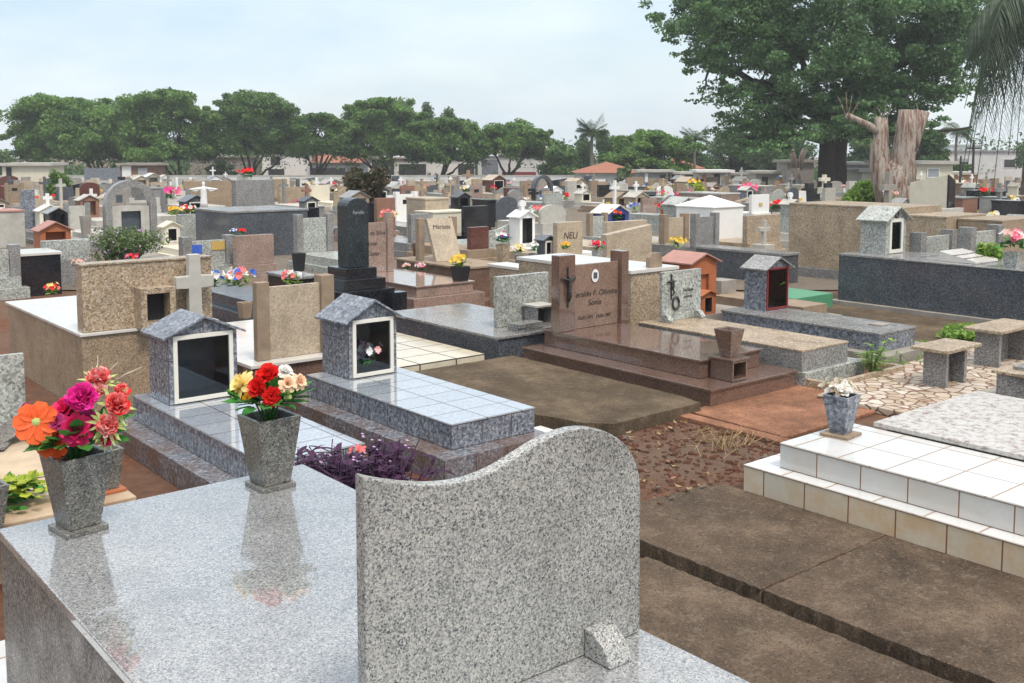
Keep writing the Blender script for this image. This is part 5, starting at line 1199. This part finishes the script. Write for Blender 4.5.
# cut tree with two bare stubs
SZ = 33.0
def P3(px, py, dy=0.0): q = at_depth(px, py, SZ) - sb; return Vector((q.x, dy, q.z))
sb = at_depth(886, 300, SZ); sb.z = gz(SZ) - .05
t = TW('tree_stump', 'tall cut tree trunk with two thick peeling stubs and no leaves', 'tree', sb); LAND.append((896, SZ, 'tall cut tree trunk'))
k = SZ / F; mb = MB()
mb.tube([P3(897, 238), P3(896, 214), P3(896, 196), P3(896, 182), P3(897, 170), P3(898, 160)], [21 * k, 18 * k, 17 * k, 16.5 * k, 13 * k, 7 * k], 20)
mb.tube([P3(889, 200), P3(884, 182), P3(880, 164, .05), P3(879, 146, .1), P3(882, 130, .1), P3(884, 117, .1)], [12 * k, 11 * k, 9 * k, 8 * k, 6.5 * k, 5.5 * k], 14)
mb.tube([P3(900, 192), P3(902, 170), P3(904, 150), P3(907, 132), P3(909, 110)], [14 * k, 12.5 * k, 11 * k, 10.5 * k, 9.5 * k], 16)
mb.tube([P3(905, 160), P3(911, 142), P3(917, 126), P3(921, 111)], [8 * k, 8.5 * k, 8 * k, 7 * k], 14)
mb.tube([P3(880, 133, .05), P3(869, 125, -.05), P3(857, 119, -.05), P3(847, 115, -.05)], [4.6 * k, 3.4 * k, 3.0 * k, 3.2 * k], 8)
o = mb.build('trunk', 'stump', t.o, smooth=True, uv=False)
for v_ in o.data.vertices:
    a = math.atan2(v_.co.y, v_.co.x - .35); v_.co.x += .035 * math.sin(7 * a + v_.co.z * 2.3) + random.gauss(0, .022); v_.co.y += .05 * math.cos(6 * a + v_.co.z * 1.7) + random.gauss(0, .02)
tw = MB()
for (a, b) in (((846, 116), (838, 97)), ((847, 116), (846, 92)), ((848, 117), (852, 94)), ((850, 117), (859, 101)), ((882, 118), (877, 106)), ((884, 118), (886, 104)), ((886, 119), (891, 107)), ((918, 112), (916, 103))):
    tw.tube([P3(*a), (P3(*a) + P3(*b)) / 2 + Vector((.02, .03, 0)), P3(*b)], [.02, .014, .006], 5)
tw.build('twig', 'stump', t.o, smooth=True, uv=False)
S2 = 70.0; sb = at_depth(797, 300, S2); sb.z = gz(S2) - .05; k = S2 / F; SZ = S2
t = TW('tree_stump', 'smaller pale forked tree stump left of the huge dark trunk', 'tree', sb); mb = MB()
mb.tube([P3(798, 200), P3(797, 180), P3(796, 168)], [6.5 * k, 5 * k, 4.5 * k], 10); mb.tube([P3(796, 172), P3(794, 160), P3(791, 150)], [4 * k, 3 * k, 2.6 * k], 8); mb.tube([P3(797, 172), P3(801, 160), P3(805, 149)], [4 * k, 3 * k, 2.8 * k], 8)
mb.build('trunk', 'stump', t.o, smooth=True, uv=False)
# palms
def palm(label, px, py, Z, rad, L, nf, droop, leaflet, hang=.6, mat='frond', name='palm_tree', width=.0, ups=(-.1, 1.0)):
    top = at_depth(px, py, Z); base = Vector((top.x, Z, gz(Z) - .05)); t = TW(name, label, 'palm', base); h = top.z - base.z
    MB().tube([(0, 0, 0), (.05, 0, h * .3), (-.04, 0, h * .7), (0, 0, h)], [rad * 1.25, rad, rad * .9, rad * .7], 12).build('trunk', 'palmtrunk', t.o, smooth=True, uv=False)
    pts = []; mb = MB(); fr = MB()
    for f_ in range(nf):
        a = 2 * PI * f_ / nf + random.uniform(-.2, .2); up = random.uniform(*ups); d = Vector((math.cos(a), math.sin(a), 0)); path = []
        for i in range(9):
            q = i / 8; path.append(Vector((0, 0, h)) + d * (L * (q - .25 * q * q)) + Vector((0, 0, up * L * .55 * q - droop * L * q * q * (.6 + .5 * (1 - up)))))
        fr.tube(path, [rad * .14 * (1 - .8 * i / 8) + .005 for i in range(9)], 5)
        for i in range(1, 9):
            for j in range(7):
                q = (i - 1 + j / 7) / 8 + .02; p = path[i - 1].lerp(path[i], j / 7); tg = (path[i] - path[i - 1]).normalized(); sd = tg.cross(Vector((0, 0, 1)))
                sd = sd.normalized() if sd.length > .05 else Vector((d.y, -d.x, 0))
                for sg in (-1, 1):
                    ln = leaflet * math.sin(PI * min(1, q * .9 + .12)) * random.uniform(.8, 1.2)
                    petal(mb, p, sd * sg + tg * .5 + Vector((0, 0, random.uniform(-.3, .35) - hang * .4)), (0, 0, 1), ln, ln * .055 + width, 0, hang, 0, .02, (.7, 1, .8, .15))
    fr.build('frond_stalk', 'frond', t.o, smooth=True, uv=False); mb.build('frond', mat, t.o, uv=False); return t
palm('tall palm with long drooping fronds cut by the right edge', 1036, -8, 34, .2, 3.0, 40, 1.9, .85, 1.0)
palm('slim far palm left of the dark far trees', 695, 139, 100, .14, 2.1, 15, .55, .55, .3, 'leaf_for', width=.03, ups=(.0, 1.7)); palm('bushy far palm above the tiled-roof house trees', 592, 133, 106, .2, 2.4, 22, .5, .65, .3, 'leaf_for', width=.04, ups=(.0, 1.9))
palm('small far palm behind the cream flat-roofed building', 957, 130, 110, .16, 2.5, 13, .65, .7, .3, 'leaf_for', width=.03, ups=(-.1, 1.5))
pts = []
for k in range(420):
    X = random.uniform(-95, 150); Zz = random.uniform(128, 165); hh = 3.2 + 2.2 * math.sin(X * .11) + random.uniform(-1.2, 1.8)
    pts.append(blob((X, Zz, gz(Zz) + max(1.2, hh) * .5), (3.2, 2.4, max(1.2, hh) * .55), 90))
tag(leafmesh('far_woods', np.concatenate(pts), .62, 'leaf_for', None, .5), kind='stuff')
# ================================================================ buildings and boundary wall
def bld(name, label, xl, xr, yt, Z, depth, mat, roof=None, roofmat='cement', opens=(), rot=0.0, cat='building', eave=.25, rz=.18, group=None):
    a = at_depth((xl + xr) / 2, yt, Z); w = (xr - xl) * Z / F; g = gz(Z + depth) - .05; h = a.z - g; n = Vector((a.x, Z, g)); t = TW(name, label, cat, n, rot, group)
    hw = h - (rz if roof == 'flat' else 0) if roof in ('flat', None) else h * .70
    MB().box(-w / 2, w / 2, 0, depth, 0, hw).build('wall', mat, t.o)
    if roof == 'flat': MB().box(-w / 2 - eave, w / 2 + eave, -eave, depth + eave, hw + .002, h).build('roof', roofmat, t.o)
    elif roof == 'hip':
        e = eave; y1 = depth + e; rr = min(w, depth) * .5
        mb = MB(); mb.add([(-w / 2 - e, -e, hw), (w / 2 + e, -e, hw), (w / 2 + e, y1, hw), (-w / 2 - e, y1, hw), (-w / 2 + rr, depth / 2, h), (w / 2 - rr, depth / 2, h)], [(3, 2, 1, 0), (0, 1, 5, 4), (1, 2, 5), (2, 3, 4, 5), (3, 0, 4)]); mb.build('roof', roofmat, t.o)
    elif roof == 'gable':
        e = eave; MB().prism([(-e, hw), (depth + e, hw), (depth / 2, h)], -w / 2 - e, w / 2 + e, axis='x').build('roof', roofmat, t.o)
    for (ox0, ox1, oy0, oy1, m, nm) in opens:
        xa = (ox0 - (xl + xr) / 2) * Z / F; xb = (ox1 - (xl + xr) / 2) * Z / F; za = max(.02, at_depth(512, oy1, Z).z - g); zb = at_depth(512, oy0, Z).z - g
        o = MB().ring(xa, xb, za, zb, .06, -.05, -.003).build(nm, m if nm != 'window' else 'white', t.o); MB().box(xa + .06, xb - .06, -.03, -.004, za + .06, zb - .06).build('pane' if nm == 'window' else 'panel', m, o)
    return t
t = TW('boundary_wall', 'long pale grey rendered cemetery boundary wall in front of the street trees', 'wall', (0, 97.5, gz(98)))
xl = at_depth(-40, 300, 97.5).x; xr = at_depth(705, 300, 97.5).x; zt = at_depth(500, 176, 97.5).z - gz(98)
MB().box(xl, xr, 0, .2, 0, zt).build('wall_panel', 'pale_wall', t.o)
MB().box(xl, xr, -.04, .24, zt + .002, zt + .08).build('coping', 'cement_lt', t.o)
bld('mausoleum', 'cream flat-roofed mausoleum with dark door slit at the far left', 3, 47, 163, 66, 3.2, 'cream', 'flat', 'cement_lt', ((7, 12, 167, 186, 'dark', 'door'),), rot=.12)
LAND.append((25, 66, 'cream flat-roofed mausoleum'))
bld('chapel_tomb', 'reddish-brown chapel tomb with two columns behind the stone arch', 120, 155, 163, 78, 2.2, 'brown_wall', 'flat', 'cement', ((122, 131, 166, 184, 'white', 'column'), (138, 147, 168, 184, 'steel', 'door')))
bld('gate_wall', 'dark blue-black gate panel left of the reddish-brown chapel tomb', 84, 119, 168, 90, .3, 'blue_plain')
bld('old_building', 'old unpainted grey wall building behind the second broad tree', 190, 246, 156, 116, 6, 'cement', 'flat', 'cement', ((212, 224, 166, 176, 'dark', 'window'),))
bld('street_house', 'white two-storey street house with dark windows behind the left trees', 262, 306, 152, 118, 7, 'white', 'flat', 'cement_lt', ((270, 280, 156, 166, 'dark', 'window'), (268, 284, 169, 178, 'dark', 'door')))
bld('warehouse', 'long grey warehouse with orange tiled roof behind the forked low tree', 296, 360, 152, 120, 9, 'grey_paint', 'gable', 'roof_red', ((305, 345, 168, 178, 'dark', 'door'),))
g = bld('street_house', 'white street building with black gate and small sign board behind the trees', 368, 474, 157, 114, 6, 'white', 'flat', 'cement_lt', ((372, 394, 160, 180, 'dark', 'gate'), (399, 426, 164, 182, 'dark', 'gate'), (458, 474, 164, 182, 'dark', 'gate')))
sg = MB().box(-.2, 2.9, -.12, -.02, 3.55, 4.35).build('sign_board', 'dark', g.o); sg.location = (-.55 - 1.1, 0, -.35)
text('VE. BALI', .62, sg, (1.35, -.125, 3.72), 'white')
bld('shop', 'low shop with red lower wall and grey roof right of the black gate', 478, 546, 142, 116, 8, 'pale_wall', 'gable', 'steel', ((502, 520, 172, 184, 'red_paint', 'panel'), (482, 498, 160, 178, 'blue_plain', 'door'), (520, 536, 172, 184, 'red_paint', 'panel')))
bld('house', 'small house with clay-tiled hipped roof in the middle background', 580, 640, 162, 90, 6, 'pale_wall', 'hip', 'roof_red', ((584, 590, 176, 186, 'dark', 'window'),), eave=.45, cat='house')
bld('chapel_tomb', 'long low dark grey chapel row with pale doors left of the brick one', 640, 672, 170, 82, 2.5, 'grey_paint', 'flat', 'cement_lt', ((645, 648, 173, 186, 'white', 'door'), (660, 670, 175, 188, 'dark', 'door')), group='small flat-roofed chapels')
bld('chapel_tomb', 'brick-red low chapel between the grey row and the white-roofed one', 674, 696, 172, 83, 2.5, 'brown_wall', 'flat', 'cement_lt', ((680, 682, 174, 188, 'white', 'column'),), group='small flat-roofed chapels')
bld('chapel_tomb', 'small chapel with bright white flat roof and dark door', 699, 731, 170, 78, 2.5, 'cement_lt', 'flat', 'white', ((714, 720, 174, 186, 'dark', 'door'), (702, 706, 175, 188, 'roof_red', 'panel')), group='small flat-roofed chapels')
bld('chapel_tomb', 'grey low chapel right of the white-roofed one', 733, 754, 173, 80, 2.3, 'cement', 'flat', 'cement', ((738, 746, 176, 188, 'dark', 'door'),), group='small flat-roofed chapels')
bld('chapel_tomb', 'pale low chapel tomb left of the smaller forked stump', 756, 782, 171, 74, 2.3, 'cement_lt', 'flat', 'cement_lt', ((762, 768, 177, 190, 'dark', 'door'),), group='small flat-roofed chapels')
bld('house', 'clay-roofed house far behind the low chapel row', 658, 702, 158, 104, 6, 'roof_pink', 'hip', 'roof_red', cat='house', eave=.4)
bld('shed', 'dark grey shed left of the huge dark trunk', 788, 814, 160, 72, 3, 'cement', 'flat', 'cement', ((796, 801, 166, 190, 'dark', 'door'),))
bld('shed', 'dark grey flat-roofed shed right of the huge dark trunk', 838, 872, 162, 70, 4, 'grey_paint', 'flat', 'grey_paint', ((842, 851, 178, 196, 'cream', 'door'),))
bld('cream_house', 'small cream hut between the dark shed and cut tree trunk', 862, 886, 169, 60, 3, 'cream', 'flat', 'cement_lt', ((877, 882, 177, 184, 'dark', 'window'),))
bld('cream_house', 'cream flat-roofed building with one window right of the cut tree trunk', 900, 953, 161, 58, 5, 'cream', 'flat', 'cement_lt', ((927, 940, 168, 178, 'steel', 'window'),))
bld('large_building', 'large pale white-blue building at the far right horizon', 944, 1026, 150, 128, 14, 'pale_wall', 'flat', 'steel', ((1004, 1016, 159, 168, 'dark', 'window'), (956, 970, 158, 166, 'steel', 'window')))
bld('large_building', 'taller block behind the large pale building', 950, 982, 144, 140, 8, 'pale_wall', 'flat', 'pale_wall')
bld('orange_house', 'low orange-walled house under the pale large building', 952, 978, 172, 72, 3, 'orange_wall', 'flat', 'cement_lt', ((960, 964, 177, 184, 'dark', 'window'),))
for (px, yt, Z, lb) in ((974, 141, 64, 'tall thin dark pole beside the orange-walled house'), (961, 156, 66, 'shorter thin pole left of the tall one near the orange house'), (20, 140, 112, 'dark utility pole at the far left by the first tree')):
    a = at_depth(px, yt, Z); t = TW('utility_pole', lb, 'pole', (a.x, Z, gz(Z)), 0, 'thin poles'); h = a.z - gz(Z); MB().tube([(0, 0, 0), (0, 0, h)], [.09, .06], 8).build('pole_shaft', 'bronze', t.o); MB().box(-.45, .45, -.04, .04, h - .5, h - .4).build('cross_arm', 'bronze', t.o)
# ================================================================ the sea of smaller tombs: rows filling the field
bpy.context.view_layer.update()
OCC = []
for o in list(COL.objects):
    if o.parent is None and o.type == 'EMPTY' and o.get('category') in ('tomb', 'monument', 'building', 'tree', 'house', 'palm'):
        us = []; vs = []
        for c in o.children_recursive:
            if c.name.startswith(('crown', 'frond', 'trunk', 'lettering')): continue
            for bb in c.bound_box:
                w_ = c.matrix_world @ Vector(bb); u, v = UV(w_.x, w_.y); us.append(u); vs.append(v)
        if us: OCC.append((min(us), max(us), min(vs), max(vs)))
FM = [('grey_gran', 'grey', 5), ('cement', 'weathered cement', 4), ('beige', 'beige', 4), ('tan_gran', 'tan speckled', 3), ('dark_gran', 'slate-dark', 3), ('black_gran', 'black', 3), ('white', 'white', 3), ('cement_lt', 'pale cement', 4), ('pink_gran', 'pinkish', 3), ('blue_plain', 'bluish', 2), ('sand', 'sand-coloured', 3), ('terra_dull', 'dull terracotta', 1), ('cream', 'cream', 3), ('pale_gran', 'pale speckled', 3), ('red_gran', 'wine-red', 1), ('tan_dark', 'ochre', 2)]
FK = [('plate', 'headstone', 8), ('round', 'rounded headstone', 4), ('wave', 'wavy headstone', 3), ('pillars', 'pillared panel', 5), ('house', 'glazed niche house', 4), ('gable', 'closed gabled house', 3), ('housecross', 'niche house topped by a cross', 3), ('cross', 'cross on a block', 6), ('block', 'box tomb', 5), ('step', 'stepped monument', 3), ('slant', 'slanted headstone', 3)]
KN = {k: n for k, n, _ in FK}; MN = {m: n for m, n, _ in FM}
used = set(o['label'] for o in COL.objects if 'label' in o.keys())
def where(x, y, z):
    px, py = pix(x, y, z); out = []
    for (lx, lz, nm) in sorted(LAND, key=lambda q: abs(q[0] - px) / 60 + abs(math.log(q[1] / y)) * 1.6)[:6]:
        dx = px - lx; back = y / lz
        s = ('right of' if dx > 8 else 'left of' if dx < -8 else '')
        d = 'behind' if back > 1.12 else ('in front' if back < .9 else '')
        if s and d: ph = ('behind and ' if d == 'behind' else 'in front and ') + s
        elif s: ph = s
        elif d: ph = d + (' of' if d == 'in front' else '')
        else: ph = 'beside'
        out.append(ph + ' the ' + nm)
    return out
def uniq(base, x, y, z):
    ws = where(x, y, z)
    for far in ('', 'far ', 'second ', 'another '):
        for w_ in ws:
            s = (far if far != 'another ' else '') + base + ' ' + w_
            if s not in used and len(s.split()) <= 16: used.add(s); return s
    s = ' '.join((base + ' ' + ws[0]).split()[:16]); return s
SKIP = set()
cand = []
u = -60.0
while u < 110:
    v = -40.0 + random.uniform(0, .6)
    while v < 110:
        uu, vv = u + random.uniform(-.22, .22), v + random.uniform(-.5, .5); x, y = W(uu, vv)
        v += 3.05
        if y < 15.5 or y > 94: continue
        px, py = pix(x, y, gz(y) + .5)
        if px < -30 or px > 1054: continue
        pr = 1.0 if y < 34 else (.72 if y < 55 else .27)
        if random.random() > pr: continue
        cand.append((y, uu, vv, x, px))
    u += 1.62
cand.sort(); nf = 0; fi = 0
for (y, uu, vv, x, px) in cand:
    fi += 1; rs = random.getstate(); random.seed(fi * 977)
    kind = random.choices([k for k, _, _ in FK], [w for _, _, w in FK])[0]; mat = random.choices([m for m, _, _ in FM], [w for _, _, w in FM])[0]
    mat2 = random.choice((mat, mat, 'cement', 'grey_gran', 'beige', 'cement_lt', 'pale_gran', 'whitestone'))
    w = random.uniform(.6, .95); h = random.uniform(.75, 1.15); hb = random.choice((.25, .32, .4, .5)); L = 1.75
    if kind == 'block': w = random.uniform(.8, 1.1); h = random.uniform(.5, .9)
    if kind in ('house', 'gable', 'housecross'): w = random.uniform(.5, .8)
    if kind == 'cross': w = random.uniform(.4, .6); h += .15
    if y > 52: w *= 1.35; h *= 1.15; hb *= 1.2
    rev = random.random() < .5; fl = random.random() < .5; fcol = random.choice((('red', ['red', 'crimson']), ('pink', ['pink', 'pinkpale']), ('yellow', ['yellow', 'gold_p']), ('white', ['white_p', 'cream_p']), ('coral and white', ['coral', 'white_p']), ('blue and white', ['blue', 'white_p']), ('lilac', ['lilac', 'pinkpale'])))
    rot = random.gauss(0, .02); pq = random.choice((None, ('black_gran', .12, .06, h * .75), ('gold', .08, .05, h * .72), ('white', .07, .09, h * .78), ('inner', .10, .12, h * .7))) if kind in ('plate', 'slant', 'pillars', 'block') else None
    random.setstate(rs)
    y0, y1 = (-.2, L + .05) if rev else (-L - .05, .25); m_ = .06
    if any(uu - .62 - m_ < b and uu + .62 + m_ > a and vv + y0 - m_ < d and vv + y1 + m_ > c for a, b, c, d in OCC): continue
    hz = h; ok = True
    a0, b0_ = pix(x, y, gz(y) + h), pix(x, y, gz(y)); hw = w * .5 * F / y
    for (X0, X1, Y0, Y1, Z) in PROT:
        if y < Z - .3:
            ix = min(X1, px + hw) - max(X0, px - hw); iy = min(Y1, b0_[1]) - max(Y0, a0[1])
            if ix > 0 and iy > 0 and ix * iy > .24 * (X1 - X0) * (Y1 - Y0): ok = False; break
    if not ok: continue
    OCC.append((uu - .62, uu + .62, vv + y0, vv + y1)); nf += 1
    if fi in SKIP: continue
    nm = KN[kind]; base = MN[mat] + ' ' + (nm if kind == 'block' else 'tomb with ' + nm)
    lb = uniq(base, x, y, gz(y) + h)
    t = tombk(lb, kind, uu, vv, w, h, mat, mat2, hb=hb, L=L, rev=rev, rot=rot, group='smaller tombs filling the field', bev=0, plaque=pq); t.o['fi'] = fi
    if fl:
        zt = h if kind in ('block', ) else hb; oy = (.6 if rev else -.45) if kind != 'block' else 0
        X, Y = W(uu, vv + oy); fb = uniq(fcol[0] + ' flowers on the ' + MN[mat] + ' tomb', X, Y, gz(Y) + zt)
        if y < 60 and random.random() < .6:
            vh = random.uniform(.14, .24); vm, vn = random.choice((('grey_gran', 'grey stone'), ('white', 'white'), ('tan_gran', 'tan stone'), ('pot', 'black'), ('terracotta', 'clay')))
            make_vase('flower_vase', uniq(vn + ' flower vase on the ' + MN[mat] + ' tomb', X, Y, gz(Y) + zt), uu, vv + oy, zt, vh, .09, .14, random.uniform(0, 1), vm, plate=0, group='flower vases on the smaller tombs'); zt += vh - .03
        bunch(fb, X, Y, gz(Y) + zt, random.uniform(.15, .24), fcol[1], 16, random.choice(('leaf_bouq', 'leaf_bright')), 'flowers left on the smaller tombs', leafn=10)
print('fill tombs', nf)
far = MB(); fm = ['cement', 'beige', 'grey_gran', 'white', 'black_gran', 'cement_lt', 'tan_gran', 'sand', 'dark_gran', 'terra_dull', 'blue_plain', 'red', 'pink', 'yellow', 'leaf_bright']
made = 0
for k in range(2600):
    y = 34 + 62 * random.random() ** .85; x = random.uniform(-.56, .56) * y; uu, vv = UV(x, y)
    if any(uu - .35 < b and uu + .35 > a and vv - .5 < d and vv + .5 > c for a, b, c, d in OCC): continue
    OCC.append((uu - .35, uu + .35, vv - .5, vv + .5)); made += 1; g = gz(y); w = random.uniform(.2, .36); h = random.uniform(.45, 1.15); m = random.choices(range(11), [4, 4, 4, 3, 3, 4, 3, 3, 3, 1, 2])[0]
    a_ = R + random.gauss(0, .05); far.rbox(x, y, .75, 1.0, g, g + .32, a_, random.choice((0, 2, 5, 1)))
    if random.random() < .28:
        far.rbox(x, y, .09, .09, g + .322, g + h + .25, a_, m); far.rbox(x, y, w * 1.3, .085, g + h - .05, g + h + .05, a_, m)
    else: far.rbox(x, y, w * 2, .16, g + .322, g + h, a_, m, random.choice((1, 1, 1.15)))
    if random.random() < .5:
        q = 11 + random.randrange(3)
        for j in range(6): far.rbox(x - .2 + random.gauss(0, .1), y - .45 + random.gauss(0, .08), .1, .1, g + .33 + .1 * (j % 3), g + .42 + .1 * (j % 3), random.random(), q if j % 3 else 14)
    if made > 420: break
tag(far.build('distant_tombs', fm, uv=False), kind='stuff')
# ================================================================ humid air between the camera and the far trees
mh = bpy.data.materials.new('haze'); mh.use_nodes = True; hn = mh.node_tree
for n_ in list(hn.nodes):
    if n_.type != 'OUTPUT_MATERIAL': hn.nodes.remove(n_)
pv = hn.nodes.new('ShaderNodeVolumePrincipled'); pv.inputs['Color'].default_value = (.93, .97, 1.0, 1); pv.inputs['Density'].default_value = HAZE; pv.inputs['Anisotropy'].default_value = .2
hn.links.new(pv.outputs[0], hn.nodes['Material Output'].inputs['Volume']); MT['haze'] = mh
hz_ = MB().box(-330, 330, -12, 780, gz(200) - 1.2, 24).build('haze', 'haze', uv=False); tag(hz_, kind='stuff')
# ================================================================ weather: overcast daylight
w = bpy.data.worlds.new('World'); SC.world = w; w.use_nodes = True; nt = w.node_tree; bg = nt.nodes['Background']
sky = nt.nodes.new('ShaderNodeTexSky'); sky.sky_type = 'NISHITA'; sky.sun_disc = False
SUN_EL, SUN_AZ = math.radians(58), math.radians(150)      # azimuth clockwise from +Y
sky.sun_elevation = SUN_EL; sky.sun_rotation = SUN_AZ; sky.air_density = 1.2; sky.dust_density = 2.0
tc = nt.nodes.new('ShaderNodeTexCoord'); mp = nt.nodes.new('ShaderNodeMapping'); mp.inputs['Scale'].default_value = (1.6, 1.6, 5.0); nt.links.new(tc.outputs['Generated'], mp.inputs[0])
f = ramp(nt, noise(nt, mp.outputs[0], 1.5, 6, .5), [(.30, .55), (.68, .92)])
cl = ramp(nt, noise(nt, mp.outputs[0], 2.2, 5, .55), [(.34, (3.7, 4.85, 5.95)), (.66, (5.5, 6.25, 6.8))])
c = mix(nt, f, sky.outputs[0], cl)
sx = nt.nodes.new('ShaderNodeSeparateXYZ'); nt.links.new(tc.outputs['Generated'], sx.inputs[0])
zen = ramp(nt, sx.outputs['Z'], [(0.0, (1.28, 1.22, 1.18)), (.10, (1.12, 1.1, 1.08)), (.26, (1.04, 1.05, 1.06)), (.5, (1.65, 1.45, 1.30)), (.9, (2.8, 2.3, 1.95))])     # an overcast sky is brightest overhead
c = mix(nt, 1.0, c, zen, 'MULTIPLY')
nt.links.new(c, bg.inputs['Color']); bg.inputs['Strength'].default_value = .10
sd = bpy.data.lights.new('sun', 'SUN'); sd.energy = 1.5; sd.angle = math.radians(11); sd.color = (1, .94, .86)
so = bpy.data.objects.new('sun', sd); COL.objects.link(so)
dirv = Vector((math.sin(SUN_AZ) * math.cos(SUN_EL), math.cos(SUN_AZ) * math.cos(SUN_EL), math.sin(SUN_EL)))
so.rotation_euler = dirv.to_track_quat('Z', 'Y').to_euler()
cam = bpy.data.cameras.new('camera'); co = bpy.data.objects.new('camera', cam); COL.objects.link(co); SC.camera = co
co.location = (0, 0, H); co.rotation_euler = (PI / 2 - TH, 0, 0); cam.sensor_width = 36; cam.lens = 36 * F / 1024; cam.shift_y = (PPY - 341.5) / 1024; cam.clip_end = 2000; cam.clip_start = .05
vs_ = SC.view_settings; vs_.view_transform = 'Standard'; vs_.look = 'None'; vs_.exposure = 0.70; vs_.gamma = 1.0
SC.cycles.max_bounces = 8; SC.cycles.transparent_max_bounces = 8; SC.cycles.use_denoising = True
